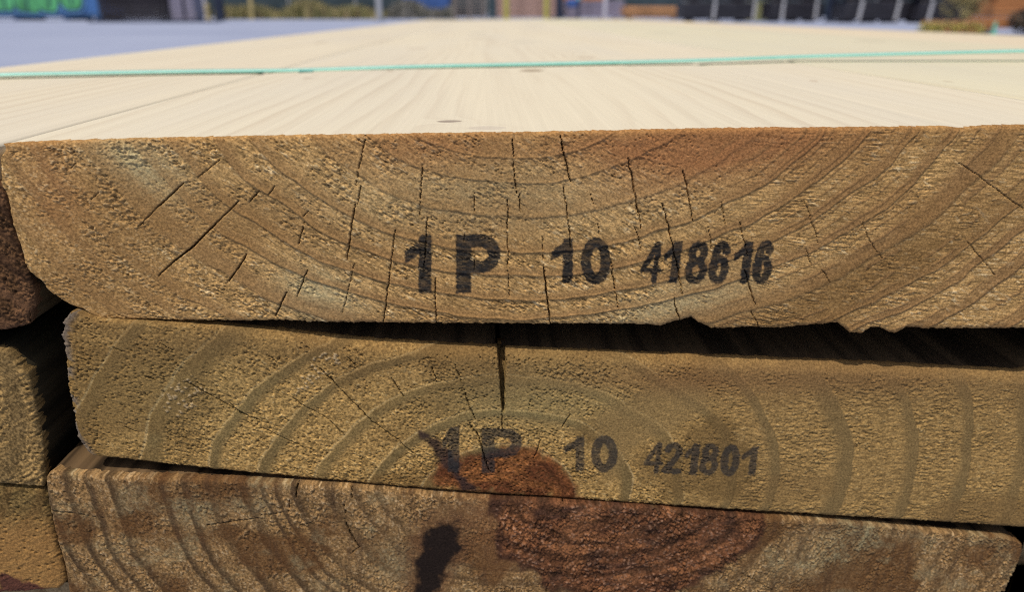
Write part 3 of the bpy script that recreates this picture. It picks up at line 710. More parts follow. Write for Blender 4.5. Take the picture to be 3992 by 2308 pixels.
# ---- the weathered third board
def third_board():
    F = FACE['C']
    b = empty("lumber_board", (0, 0, 0))
    tag(b, "weathered lower board with dark red knot and black resin blot", "board")
    tt = np.concatenate([np.linspace(0, .74, 160), np.linspace(.76, 1, 16)])
    U, Z = coons(F, 1160, len(tt), t=tt, rag=(.045, .10, .1, .2), seed=22)
    p = F['pith'][0]
    r, t, ph = rings(U, Z, p, 1.0, 1.0, 6.0, 24, wob=1.3, rowvar=.7)
    late = sstep(.42, .82, ph) * (1 - sstep(.90, .985, ph))
    wl = sstep(-20, -50, U)
    late = late * (.62 + .40 * wl) * (.45 + 1.1 * fbm(U / 7, Z / 7, 25, 2)).clip(0, 1)
    crumb = fbm(U / .50, Z / .56, 32, 2, .9)
    n = crumb
    rough = np.clip(1 - late * .8, .1, 1)
    patch = np.clip(fbm(U / 6, Z / 5, 52, 3, .6) * 3.2 - .9, .12, 1.3)
    kd = poly_sdf(U, Z, F['knot']) + (fbm(U / 5, Z / 5, 27, 3, .6) - .5) * 7
    knot = 1 - sstep(-1.6, 1.4, kd)
    bd = poly_sdf(U, Z, F['blob']) + (fbm(U / 2.8, Z / 2.8, 28, 3, .6) - .5) * 4.2
    blot = 1 - sstep(-1.1, .9, bd)
    h = (n - .5) * .80 * rough * patch * (1 + .5 * knot) * (1 - .6 * blot)
    d, v = cell(U / .85, Z / .8, 5)
    flake = np.where(v > .62, sstep(.46, .28, d), 0)
    h += flake * .14 * (knot * (fbm(U / 4, Z / 4, 29, 2) > .42) + .35 * rough * (patch > .85))
    h += (fbm(U / 25, Z / 15, 62, 2) - .5) * .8 + late * .03
    kr = np.hypot((U - p[0] - 23) / 1.5, Z - F['knot'][0][1] - 2)
    h += knot * np.sin(kr * 1.5 + fbm(U / 3, Z / 3, 33, 2) * 5) * .12
    e = edge_mm(U, Z)
    h -= .7 * np.exp(-e / .45)
    h -= carve(U, Z, F['cracks'], 72, 3.4)
    early = np.array((0.232, 0.138, 0.057)); latec = np.array((0.028, 0.018, 0.012))
    col = mix(np.broadcast_to(early, U.shape + (3,)), latec, late * .72)
    fine = fbm(U / .8, Z / .7, 82, 2)
    col = col * fleck(fbm(U / .45, Z / .5, 125, 2, .9), rough)[..., None]
    col = mix(col, (0.56, 0.40, 0.22), sstep(.62, .82, n) * rough * .6)
    big = fbm(U / 13, Z / 10, 92, 3)
    col = mix(col, (0.100, 0.046, 0.017), sstep(.44, .64, big) * .75)
    gr = fbm(U / 6 + 40, Z / 5, 97, 3)
    mk = F['marks']
    green = sstep(.56, .74, gr) * .40 + .6 * blob(U, Z, mk[0], 5, 4) + .5 * blob(U, Z, mk[1], 3, 4) + .6 * blob(U, Z, mk[2], 7, 6, -40) + .55 * blob(U, Z, mk[3], 18, 7, 30)
    col = mix(col, (0.26, 0.222, 0.122), green.clip(0, .85) * (1 - late * .6) * (.55 + .6 * fine) * (.4 + .6 * (n > .45)))
    streaky = fbm(U / 1.1, Z / 9, 127, 3, .7)
    col = mix(col, (0.070, 0.040, 0.022), sstep(.54, .72, streaky) * .4)
    col = mix(col, (0.155, 0.070, 0.030), (.6 * blob(U, Z, mk[6], 9, 7) + .45 * blob(U, Z, mk[5], 9, 9)).clip(0, 1))
    kc = mix(np.broadcast_to(np.array((0.125, 0.052, 0.024)), U.shape + (3,)), (0.060, 0.028, 0.017), sstep(.46, .70, fbm(U / 5, Z / 2.2, 98, 3)))
    kc = mix(kc, (0.20, 0.085, 0.036), sstep(.45, .68, fbm(U / 7, Z / 4, 99, 2)) * .8)
    kc = mix(kc, (0.28, 0.16, 0.10), flake * (fbm(U / 4, Z / 4, 29, 2) > .42) * .55)
    arcs = sstep(.25, .9, np.sin(kr * 1.15 + fbm(U / 4, Z / 4, 33, 2) * 4))
    kc = mix(kc, (0.036, 0.017, 0.010), arcs * .60)
    kc = kc * fleck(fbm(U / .5, Z / .5, 126, 2, .9), 1.0)[..., None]
    col = mix(col, kc, knot * .96)
    col = mix(col, (0.040, 0.018, 0.012), np.exp(-((kd + .6) / 1.1) ** 2) * .6)
    bl = np.broadcast_to(np.array((0.013, 0.009, 0.008)), U.shape + (3,))
    col = mix(col, (0.12, 0.06, 0.028), sstep(5.0, 0, bd) * .75)
    col = mix(col, bl, blot * .97)
    o = build_face('C', b, (-.0003, .034), U, Z, h, col, [("resin_blot", blot), ("knot", knot)])
    o["knot"]["label"] = "large dark red flaking knot at the upper edge"
    o["resin_blot"]["label"] = "black resin blot left of the knot"
    build_body("sawn_body", outline(F), -.0003, .034, LENGTH, streaked_side("weathered_brown_side", (0.022, 0.013, 0.006), (0.15, 0.092, 0.044), 3.0), b)

def side_board(key, plane, label, early, latec, seed, sp, style, side_mat):
    F = FACE[key]
    b = empty("lumber_board", (0, 0, 0))
    tag(b, label, "board")
    s = np.concatenate([np.linspace(0, .86, 40), np.linspace(.864, 1, 130)])
    U, Z = coons(F, len(s), 150, s=s, rag=(.2, .1, .25, .24), seed=seed)
    p = F['pith'][0]
    r, t, ph = rings(U, Z, p, 1, 1, sp, seed + 2)
    late = sstep(.45, .75, ph) * (1 - sstep(.88, .98, ph))
    crumb = fbm(U / .6, Z / .5, seed + 5, 2, .9)
    saw = fbm((U * .9 + Z * .44) / 3.0, (U * .44 - Z * .9) / .55, seed + 8, 2)
    n = crumb if style == 0 else .45 * crumb + .55 * saw
    rough = np.clip(1 - late * .7, .1, 1)
    h = (n - .5) * (1.0 if style < 2 else .5) * rough
    d, v = cell(U / 1.4, Z / 1.2, seed)
    h -= np.where(v > .7, np.maximum(0, .36 - d) * 1.8, 0) * rough
    h -= .9 * np.exp(-edge_mm(U, Z) / .5)
    h -= carve(U, Z, F['cracks'], seed + 3)
    col = mix(np.broadcast_to(np.array(early), U.shape + (3,)), latec, late * .8)
    fine = fbm(U / .8, Z / .7, seed + 9, 2)
    col = col * fleck(fbm(U / .5, Z / .45, seed + 40, 2, .9), 1.0)[..., None]
    col = mix(col, np.array(early) * 1.7, sstep(.62, .84, n) * rough * .5)
    if key == 'L3':
        g2 = sstep(-86, -97, Z)
        col = mix(col, (0.31, 0.165, 0.055), g2 * .75)
        sd = poly_sdf(U, Z, F['stain']) + (fbm(U / 1.5, Z / 1.5, 7, 2) - .5) * 2
        col = mix(col, (0.07, 0.025, 0.022), (1 - sstep(-.6, .6, sd)) * .9)
    if key == 'L1':
        col = mix(col, (0.17, 0.088, 0.044), sstep(.5, .75, fbm(U / 4, Z / 4, 6, 2)) * .6)
    build_face(key, b, plane, U, Z, h, col, [])
    if key == 'L1':
        F = dict(F)
        F['top'] = [(-232, -1.6), (-106, -1.6), (-97.0, -1.65), (-96.3, -2.1)]
        F['right'] = [(-96.3, -2.1), (-97.0, -4.2), (-98.4, -8)] + [q for q in F['right'] if q[1] < -13]
    build_body("sawn_body", outline(F, 2.0), plane[0], plane[1], LENGTH, side_mat, b, side=SIDE_L if key == 'L1' else None)

top_board()
second_board()
third_board()
SIDE_L = streaked_side('shaded_brown_side', (0.040, 0.028, 0.014), (0.11, 0.078, 0.038), 5.0)  # shade under the neighbour's overhang, put into the colour of the sides
pineL = planed_pine("planed_pine_left", -.20, .03, [(-.109 * 1.35, .55, .006, .02, .5, (0.35, 0.26, 0.16))], (.99, .985, .985), 2.3)
side_board('L1', (.0002, 0), "dark brown rough board end left of the topmost stamped board", (0.080, 0.042, 0.020), (0.036, 0.019, 0.011), 5, 6.5, 0, pineL)
dark_side = streaked_side("dark_streaked_side", (0.022, 0.018, 0.010), (0.070, 0.055, 0.030), 8.0)  # very dark brown, streaked lengthwise
side_board('L2', (.0006, 0), "olive brown saw-scarred board end left of the tilted middle board", (0.250, 0.160, 0.062), (0.14, 0.092, 0.038), 15, 7.5, 1, dark_side)
side_board('L3', (.0012, 0), "orange brown board end with purple stain in lower left corner", (0.150, 0.098, 0.036), (0.11, 0.066, 0.024), 25, 6.0, 2, dark_side)

# ---- boards of the rows to the right, with eased edges
def eased(x0, x1, z0, z1, r=2.0):
    pts = []
    for (cx, cz, a0) in ((x0 + r, z1 - r, 180), (x1 - r, z1 - r, 90), (x1 - r, z0 + r, 0), (x0 + r, z0 + r, -90)):
        for i in range(5):
            a = math.radians(a0 - 90 * i / 4)
            pts.append((cx + r * math.cos(a), cz + r * math.sin(a)))
    return np.array(pts)

def plain_board(label, x0, x1, z0, z1, y0, mat):
    b = empty("lumber_board", (0, 0, 0))
    tag(b, label, "board")
    o = eased(x0, x1, z0, z1)
    build_body("sawn_body", o, y0, 0, LENGTH, mat, b, inset=0)
    # rough sawn end
    nu, nv = 90, 26
    s = np.linspace(0, 1, nu)
    F = dict(top=[(x0 + 1, z1 - .3), (x1 - 1, z1 - .3)], bottom=[(x0 + 1, z0 + .3), (x1 - 1, z0 + .3)], left=[(x0 + 1, z1 - .3), (x0 + 1, z0 + .3)], right=[(x1 - 1, z1 - .3), (x1 - 1, z0 + .3)])
    U, Z = coons(F, nu, nv, rag=(.1, .1, .1, .1), seed=9)
    r, t, ph = rings(U, Z, ((x0 + x1) / 2, z1 + 40), 1.3, 1.3, 6.0, 7)
    late = sstep(.45, .8, ph) * (1 - sstep(.9, 1, ph))
    h = (fbm(U / 2.5, Z / 2, 5, 3) - .5) * .8
    col = mix(np.broadcast_to(np.array((0.33, 0.23, 0.12)), U.shape + (3,)), (0.19, 0.12, 0.06), late)
    build_face('x', b, (y0, 0), U, Z, h, col, [])

pineR = planed_pine("planed_pine_right", .25, .03, [(.3026, .464, .010, .02, .45, (0.36, 0.30, 0.2)), (.1467, .0923, .001, .003, .6, (0.34, 0.24, 0.15)), (.20, .75, .02, .04, .35, (0.42, 0.40, 0.28)), (.26, .9, .015, .03, .3, (0.40, 0.40, 0.28))], (.965, .99, .945), 5.1)
pineR2 = planed_pine("planed_pine_far_right", .47, .035, [], (1.0, .955, .90), 9.4)
plain_board("pale greenish board face right of the topmost board under the strap", 136.6, 356.5, -40, 2.0, .001, pineR)
plain_board("pale outer board face at the right edge of the stack top", 360.0, 541.0, -38, 1.2, .003, pineR2)
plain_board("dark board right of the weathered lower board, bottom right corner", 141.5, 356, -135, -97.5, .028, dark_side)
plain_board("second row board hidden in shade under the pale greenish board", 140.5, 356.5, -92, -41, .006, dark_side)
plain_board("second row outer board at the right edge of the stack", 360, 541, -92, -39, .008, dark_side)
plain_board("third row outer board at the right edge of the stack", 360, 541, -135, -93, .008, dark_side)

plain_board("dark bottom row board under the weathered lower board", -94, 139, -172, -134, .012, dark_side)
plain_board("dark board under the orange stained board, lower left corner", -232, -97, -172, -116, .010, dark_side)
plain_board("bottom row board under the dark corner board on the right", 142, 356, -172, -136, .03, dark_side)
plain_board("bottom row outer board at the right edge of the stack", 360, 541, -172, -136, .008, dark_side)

# bearers that carry the stack
bear = plain("old_bearer_wood", (0.16, 0.12, 0.08), .9, .4, 12.0, .2, (1, 6, 6))
for y, lab in ((0.55, "rough timber bearer under the near half of the stack"), (2.5, "rough timber bearer under the far half of the stack")):
    o = link("timber_bearer", box_mesh("timber_bearer", 0.85, 0.15, -GROUND_Z - 0.1725, .004), bear, None, (0.155, y, GROUND_Z))
    tag(o, lab, "bearer", "bearers under the stack")

# ---- the mint green strap round the stack
def strap():
    m, nt, bs = new_mat("mint_plastic_strap")
    tc = N(nt, "ShaderNodeTexCoord")
    f = NOISE(nt, tc.outputs["Object"], 60.0, 3.0)
    nt.links.new(RAMP(nt, f, [(0.3, (0.24, 0.58, 0.49)), (0.7, (0.31, 0.66, 0.57))]), bs.inputs["Base Color"])
    bs.inputs["Roughness"].default_value = 0.32
    bs.inputs["Specular IOR Level"].default_value = 0.5
    path = [(-.2345, .150, -.100), (-.2345, .150, -.02), (-.2338, .1505, -.0035), (-.228, .152, -.0008), (-.19, .164, -.0003), (-.13, .181, -.0005), (-.085, .190, -.0008), (-.03, .196, .0004), (.02, .1985, .0011), (.07, .2, .0019), (.10, .2, .0026), (.14, .2, .0040), (.18, .200, .0050), (.25, .198, .0066), (.34, .196, .0072), (.44, .195, .0056), (.538, .195, .0022), (.5432, .195, -.006), (.5437, .195, -.08)]
    P = np.array(path)
    d = np.concatenate([[0], np.cumsum(np.linalg.norm(np.diff(P, axis=0), axis=1))])
    q = np.unique(np.concatenate([np.linspace(0, d[-1], 160), d]))
    P = np.stack([np.interp(q, d, P[:, i]) for i in range(3)], 1)
    K = np.array([.25, .5, .25])
    for _ in range(6):
        P[1:-1] = .25 * P[:-2] + .5 * P[1:-1] + .25 * P[2:]
    w = 0.0042; th = 0.00045
    V = []; n = len(P)
    for i in range(n):
        tv = P[min(i + 1, n - 1)] - P[max(i - 1, 0)]; tv /= np.linalg.norm(tv)
        side = np.array((0.0, 1.0, 0.0)); side = side - tv * (side @ tv); side /= np.linalg.norm(side)
        nn = np.cross(tv, side)
        if nn[2] < 0 and abs(nn[2]) > .3: nn = -nn
        for a, b_ in ((-w, -th), (w, -th), (w, th), (-w, th)):
            V.append(P[i] + side * a + nn * b_)
    qd = []
    for i in range(n - 1):
        for j in range(4):
            qd.append((i * 4 + j, i * 4 + (j + 1) % 4, (i + 1) * 4 + (j + 1) % 4, (i + 1) * 4 + j))
    qd += [(0, 1, 2, 3), ((n - 1) * 4 + 3, (n - 1) * 4 + 2, (n - 1) * 4 + 1, (n - 1) * 4)]
    me = np_mesh("packing_strap", V, qd, False)
    bm = bmesh.new(); bm.from_mesh(me); bmesh.ops.recalc_face_normals(bm, faces=bm.faces[:]); bm.to_mesh(me); bm.free()
    so = link("packing_strap", me, m)
    me2 = box_mesh("crimp", .006, .014, .0014, .0003)
    mc = plain("dark_teal_crimp", (0.03, 0.20, 0.17), .5, .2, 200.0)
    link("crimp", me2, mc, so, (-.0785, .1880, -.0018), (0, 0, .2))
    tag(so, "thin mint green plastic strap across the pale top boards", "strap")
strap()

# ------------------------------------------------------------------ the yard behind
GZ = GROUND_Z
def part(name, sx, sy, sz, loc, mat, parent, bevel=0.0, rz=0.0):
    return link(name, box_mesh(name, sx, sy, sz, bevel), mat, parent, loc, (0, 0, rz))

MAT = dict(
    blue=plain("container_blue", (0.055, 0.145, 0.36), .5, .2, 1.2),
    rail=plain("container_rail", (0.03, 0.075, 0.17), .55, .25, 2.0),
    black=plain("black_wrap", (0.020, 0.019, 0.026), .45, .4, 1.5, .4, (1, 1, 3), .02),
    charcoal=plain("charcoal_boards", (0.026, 0.023, 0.030), .75, .45, 5.0, .25, (.3, 1, 3)),
    lilac=plain("grey_film", (0.20, 0.185, 0.25), .5, .25, 2.0, .4, (3, 1, .5)),
    beige=plain("beige_post", (0.36, 0.29, 0.13), .7, .25, 3.0),
    yellow=plain("yellow_post", (0.44, 0.40, 0.10), .6, .2, 3.0),
    navy=plain("navy_post", (0.020, 0.028, 0.055), .6, .3, 2.0),
    grey=plain("galvanised_post", (0.32, 0.33, 0.36), .5, .15, 4.0),
    white=plain("white_post", (0.50, 0.48, 0.54), .5, .12, 4.0),
    pallet=plain("grey_pallet_wood", (0.235, 0.195, 0.175), .9, .35, 4.0, .2, (1, 1, 5)),
    pink=plain("pinkish_lumber", (0.36, 0.235, 0.20), .85, .3, 3.0, .2, (.4, 1, 6)),
    mauve=plain("mauve_grey_film", (0.20, 0.175, 0.23), .55, .3, 2.0, .35, (.5, 1, 3)),
    tan=plain("tan_lumber", (0.45, 0.24, 0.115), .85, .3, 3.0, .2, (.4, 1, 6)),
    orange=plain("orange_lumber", (0.40, 0.17, 0.065), .8, .3, 4.0, .2, (.3, 1, 6)),
    strap=plain("pale_strap", (0.42, 0.42, 0.45), .35, .3, 20.0, .5),
    screen=plain("screen_cloth", (0.040, 0.060, 0.072), .9, .4, 1.0),
    bluebox=plain("blue_skip_paint", (0.05, 0.11, 0.32), .5, .2, 2.0),
    cyan=plain("cyan_cap", (0.12, 0.50, 0.66), .4, .1, 4.0),
    teal=plain("teal_post_paint", (0.13, 0.50, 0.38), .5, .15, 4.0),
    brick=plain("planter_timber", (0.30, 0.13, 0.07), .9, .3, 8.0),
    trunk=plain("shrub_bark", (0.10, 0.07, 0.045), .9, .3, 20.0),
)

# blue shipping container with green graffiti
def container():
    root = empty("shipping_container", (-18.35, 38.4, GZ))
    tag(root, "blue shipping container with green graffiti at the far left", "container")
    L, Wd, Ht = 12.19, 2.44, 2.59
    z0 = 0.14
    # corrugated wall facing the camera
    def wall(name, length):
        n = int(length / 0.278); V = []; Q = []
        xs = []
        for i in range(n):
            x = i * length / n; p = length / n
            xs += [(x, 0), (x + p * .26, 0), (x + p * .5, .034), (x + p * .76, .034)]
        xs.append((length, 0))
        for (x, y) in xs: V += [(-x, y, z0 + .16), (-x, y, z0 + Ht - .12)]
        for i in range(len(xs) - 1): Q.append((2 * i, 2 * i + 1, 2 * i + 3, 2 * i + 2))
        return np_mesh(name, V, Q, False)
    link("wall_panel", wall("wall_panel", L - .2), MAT['blue'], root, (-.1, .03, 0))
    link("wall_panel", wall("wall_panel", L - .2), MAT['blue'], root, (-L + .1, Wd - .03, 0), (0, 0, math.pi))
    link("end_panel", wall("end_panel", Wd - .2), MAT['blue'], root, (-.03, Wd - .1, 0), (0, 0, -math.pi / 2 + math.pi))
    part("roof", L - .1, Wd - .1, .06, (-L / 2, Wd / 2, z0 + Ht - .12), MAT['blue'], root)
    for x in (-.08, -L + .08):
        for y in (.08, Wd - .08):
            part("corner_post", .16, .16, Ht, (x, y, z0), MAT['rail'], root, .01)
    for y in (.05, Wd - .05):
        part("bottom_rail", L - .32, .09, .165, (-L / 2, y, z0), MAT['rail'], root, .01)
        part("top_rail", L - .32, .09, .125, (-L / 2, y, z0 + Ht - .125), MAT['rail'], root, .01)
    for x in (-.25, -1.75, -4.1, -7.0, -10.0, -11.8):
        part("support_block", .28, 2.3, z0 + .004, (x, Wd / 2, 0), MAT['rail'], root, .01)
    # graffiti: fat green letters with a dark outline and a pale blue halo, painted on the wall
    def paint(name, poly, off, mat):
        V = [(x, off, z) for x, z in poly]; V2 = [(x, off + .003, z) for x, z in poly]
        me = bpy.data.meshes.new(name); n = len(V)
        me.from_pydata(V + V2, [], [tuple(range(n))[::-1], tuple(range(n, 2 * n))] + [(i, (i + 1) % n, n + (i + 1) % n, n + i) for i in range(n)])
        return link(name, me, mat, root)
    halo = plain("graffiti_halo", (0.11, 0.26, 0.47), .6, .12, 3.0)
    dark = plain("graffiti_outline", (0.012, 0.03, 0.075), .6, .2, 3.0)
    green = plain("graffiti_green", (0.085, 0.34, 0.14), .5, .5, 1.3)
    x = -4.95
    shapes = [(.95, .38, 10), (1.15, .34, -14), (1.0, .40, 22), (1.1, .52, -8)]
    for i, (w, zb, sk) in enumerate(shapes):
        def letter(g):
            k = math.tan(math.radians(sk)); P = []
            for j in range(28):
                a = 2 * math.pi * j / 28
                ca, sa = math.cos(a), math.sin(a)
                px = x + w / 2 + (w / 2 + g) * math.copysign(abs(ca) ** .55, ca)
                pz = zb + .72 + (.72 + g) * math.copysign(abs(sa) ** .5, sa) + .05 * math.sin(3 * a + i)
                P.append((px + k * (pz - zb - .7) * .35, pz))
            return P
        paint("graffiti_halo", letter(.12), -.004 - .0002 * i, halo)
        paint("graffiti_outline", letter(.05), -.009 - .0002 * i, dark)
        paint("graffiti_letter", letter(-.03), -.014 - .0002 * i, green)
        # inner strokes of the letter
        cx = x + w * .5
        paint("graffiti_outline", [(cx - .04, zb + .1), (cx + .05, zb + .12), (cx + .15, zb + .9), (cx + .05, zb + .9)], -.019, dark)
        x += w * .98
container()

def mesh_of(name, sx, sy, sz, bev=0.0):
    key = (name, sx, sy, sz)
    if key not in mesh_of.c: mesh_of.c[key] = box_mesh(name, sx, sy, sz, bev)
    return mesh_of.c[key]
mesh_of.c = {}

def layered_stack(name, label, cat, x0, x1, y, depth, layers, lh, mat, rz=0.0, gap=.012, straps=(), base=True, group=None, jit=.03, strap_mat=None):
    """boards in layers, on bearers, with vertical straps given as fractions of the width"""
    w = x1 - x0
    root = empty(name, ((x0 + x1) / 2, y + depth / 2, GZ), rz)
    tag(root, label, cat, group)
    z = 0.0
    if base:
        for fx in (-.38, .38):
            link("bearer", mesh_of("bearer", .12, depth * .96, .09), MAT['pallet'] if mat is not MAT['charcoal'] else mat, root, (fx * w, 0, 0))
        z = .09
    R = random.Random(label)
    h0 = z
    for i in range(layers):
        link("board_layer", mesh_of("board_layer", w, depth, lh - gap, .006), mat, root, (R.uniform(-jit, jit), R.uniform(-jit, jit) * .6, z))
        z += lh
    for f in straps:
        sm = strap_mat or MAT['strap']
        link("strap", mesh_of("strap", .07, .02, z - h0 + .02), sm, root, ((f - .5) * w, -depth / 2 - .036, h0 - .01))
    return root, z

def wrapped_pack(label, x0, x1, y, depth, h, straps, lean=0.0, mat=None, group=None):
    """a bundle of boards in dark film: sagging sides, folds, a lighter strap or two"""
    w = x1 - x0
    root = empty("wrapped_lumber_pack", ((x0 + x1) / 2, y + depth / 2, GZ))
    tag(root, label, "lumber pack", group)
    R = random.Random(label)
    for fx in (-.36, 0, .36):
        link("bearer", mesh_of("bearer", .12, depth * .94, .09), MAT['charcoal'], root, (fx * w, 0, 0))
    tiers = [(.09, h), (.09 + h + .07, h * .95)]
    for (zb, hh) in tiers:
        nx, nz = 26, 12
        V = []; Q = []
        per = [(-.5, -.5), (.5, -.5), (.5, .5), (-.5, .5)]
        seg = [(per[i], per[(i + 1) % 4]) for i in range(4)]
        ring = []
        for (a, b) in seg:
            k = nx if abs(a[1] - b[1]) < .1 else 10
            for i in range(k):
                f = i / k
                ring.append((a[0] + (b[0] - a[0]) * f, a[1] + (b[1] - a[1]) * f))
        m = len(ring)
        for j in range(nz + 1):
            tz = j / nz
            for i, (a, b) in enumerate(ring):
                fold = .022 * math.sin(i * 1.9 + 3 * tz + hh) + R.uniform(-.008, .008)
                sc = 1 + fold * (1 if 0 < j < nz else .3) - (.012 if j in (0, nz) else 0)
                V.append((a * w * (1 + (sc - 1) * .4) + lean * (tz * hh), b * depth * sc, zb + tz * hh + .008 * math.sin(i * .7)))
        for j in range(nz):
            for i in range(m):
                Q.append((j * m + i, j * m + (i + 1) % m, (j + 1) * m + (i + 1) % m, (j + 1) * m + i))
        me = np_mesh("film_wrap", V, Q, False)
        bm = bmesh.new(); bm.from_mesh(me); bm.verts.ensure_lookup_table()
        bm.faces.new([bm.verts[nz * m + i] for i in range(m)]); bm.faces.new([bm.verts[i] for i in range(m)][::-1])
        bm.to_mesh(me); bm.free()
        link("film_wrap", me, mat or MAT['black'], root)
        for f in straps:
            link("strap", mesh_of("strap", .10, .03, hh + .02), MAT['strap'], root, ((f - .5) * w + lean * hh * .5, -depth / 2 - .045, zb - .01), (0, lean, 0))
    for fx in (-.3, .3):
        link("bearer", mesh_of("bearer", .12, depth * .94, .07), MAT['charcoal'], root, (fx * w, 0, .09 + h))
    return root

# left: dark board stacks beside the container
layered_stack("board_stack", "charcoal dark board stack right beside the blue container", "board stack", -14.72, -12.15, 30.6, 1.2, 22, .09, MAT['charcoal'], straps=(), jit=.05)
layered_stack("board_stack", "narrow pale lilac film bundle standing against the dark stack", "board stack", -12.11, -11.64, 30.7, 1.0, 12, .16, MAT['lilac'], base=True, jit=.01)
layered_stack("board_stack", "second narrow lilac film bundle, beside the beige posts", "board stack", -11.53, -11.2, 30.7, 1.0, 12, .16, MAT['lilac'], base=True, jit=.01)
o = link("ground_beam", box_mesh("ground_beam", 4.95, .12, .07, .01), MAT['navy'], None, (-12.62, 30.38, GZ)); tag(o, "long dark beam lying on the yard before the charcoal stack", "beam")
def post(name, label, cat, x, y, w, h, mat, cap=None, round_=True, foot=None, group=None):
    root = empty(name, (x, y, GZ))
    tag(root, label, cat, group)
    me = tube_mesh("shaft", w / 2, h, 14, None, w * .3) if round_ else box_mesh("shaft", w, w, h, w * .06)
    link("shaft", me, mat, root)
    link("base_plate", box_mesh("base_plate", w * 1.7, w * 1.7, .025, .004), foot or mat, root)
    if cap: link("cap", tube_mesh("cap", w * .75, .16, 14), cap, root, (0, 0, h - .02))
    return root
post("bollard", "left one of two short beige bollards by the lilac bundles", "bollard", -12.92, 35.6, .23, .72, MAT['beige'], group="beige bollards")
post("bollard", "right one of two short beige bollards, next to the navy post", "bollard", -12.38, 35.6, .22, .72, MAT['beige'], group="beige bollards")
post("sign_post", "thin pale blue post rising between the beige bollards", "post", -12.75, 36.4, .13, 2.2, MAT['white'])
post("steel_post", "square dark navy post left of the tall dry grass", "post", -11.9, 35.7, .34, 2.4, MAT['navy'], round_=False)
post("fence_post", "slim beige post standing in the dry grass", "post", -12.9, 44.0, .19, 2.4, MAT['beige'], round_=False)
post("fence_post", "grey galvanised post at the right end of the dry grass", "post", -4.78, 35.3, .24, 2.4, MAT['grey'], foot=MAT['navy'], round_=False)

# tall dry grass strip
def grass(name, label, x0, x1, y0, y1, n, h, cols, seed):
    R = np.random.default_rng(seed)
    V = []; Q = []; C = []
    for i in range(n):
        x = R.uniform(x0, x1); y = R.uniform(y0, y1)
        hh = h * (.45 + .65 * R.random()) * (.8 + .4 * math.sin(x * 1.7) * math.sin(x * .53 + 1))
        a = R.uniform(0, math.pi); w = R.uniform(.02, .05)
        dx, dy = math.cos(a) * w, math.sin(a) * w
        lx, ly = R.normal(0, .14 * hh), R.normal(0, .14 * hh)
        k = len(V)
        V += [(x - dx, y - dy, 0), (x + dx, y + dy, 0), (x + dx * .7 + lx * .4, y + dy * .7 + ly * .4, hh * .6), (x - dx * .7 + lx * .4, y - dy * .7 + ly * .4, hh * .6)]
        V += [(x + lx, y + ly, hh)]
        Q += [(k, k + 1, k + 2, k + 3)]
        Q += [(k + 3, k + 2, k + 4, k + 4)]
        c = np.array(cols[R.integers(len(cols))]) * R.uniform(.7, 1.25)
        C += [c] * 5
    me = bpy.data.meshes.new(name)
    me.from_pydata(V, [], [tuple(dict.fromkeys(q)) for q in Q])
    at = me.attributes.new("wood", 'FLOAT_COLOR', 'POINT')
    cc = np.ones((len(V), 4), dtype=np.float32); cc[:, :3] = np.array(C)
    at.data.foreach_set("color", cc.ravel())
    m, nt, bs = new_mat(name)
    an = N(nt, "ShaderNodeAttribute", attribute_name="wood")
    nt.links.new(an.outputs["Color"], bs.inputs["Base Color"])
    bs.inputs["Roughness"].default_value = .8
    o = link(name, me, m, None, (0, 0, GZ))
    tag(o, label, "grass", kind="stuff")
    return o
grass("dry_grass", "strip of tall khaki dry grass along the far fence", -15.1, -5.9, 44.3, 47.2, 9000, .98, [(0.33, 0.27, 0.12), (0.22, 0.21, 0.075), (0.40, 0.31, 0.16), (0.16, 0.16, 0.06)], 3)
grass("weed_patch", "greyish weeds behind the yard fence left of the grey pallets", -5.7, -2.0, 46.0, 47.4, 2600, 1.0, [(0.20, 0.19, 0.165), (0.25, 0.23, 0.20), (0.15, 0.15, 0.115)], 4)
grass("weed_patch", "pale green weeds between the black lumber packs", 11.3, 12.7, 34.4, 35.6, 900, .75, [(0.22, 0.23, 0.10), (0.28, 0.26, 0.13)], 5)

# screened fence along the back of the yard
fence = empty("screened_fence", (0, 48.6, GZ))
tag(fence, "long dark green screened fence along the back of the yard", "fence")
for i in range(15):
    x = -30.0 + i * 4.0
    V = []; Q = []
    for j in range(21):
        fx = j / 20 * 3.86 - 1.93
        for kz in range(4): V.append((fx, .03 * math.sin(j * 1.3 + kz + i) * (1 if 0 < kz < 3 else .2), .12 + kz * .7))
    for j in range(20):
        for kz in range(3):
            a = j * 4 + kz; Q.append((a, a + 4, a + 5, a + 1))
    sc = link("screen", np_mesh("screen", V, Q), MAT['screen'], fence, (x, 0, 0))
    sc.modifiers.new("cloth_thickness", 'SOLIDIFY').thickness = .004
    link("post", mesh_of("fence_post_shaft", .07, .07, 2.4), MAT['grey'], fence, (x - 1.98, .0, 0))
    link("rail", mesh_of("fence_rail", 3.88, .04, .05), MAT['grey'], fence, (x, .08, 2.25))
o = empty("waste_skip", (-3.6, 47.6, GZ)); tag(o, "blue skip showing above the weeds by the back fence", "skip")
sk = box_mesh("skip_body", 3.0, .8, 1.5, .03)
for v in sk.vertices:
    v.co.x *= .82 + .18 * v.co.z / 1.5
link("skip_body", sk, MAT['bluebox'], o, (0, 0, .05))
part("rim", 3.1, .9, .08, (0, 0, 1.52), MAT['bluebox'], o, .01)
for x in (-1.2, 1.2): part("foot", .2, .78, .06, (x, 0, 0), MAT['navy'], o)

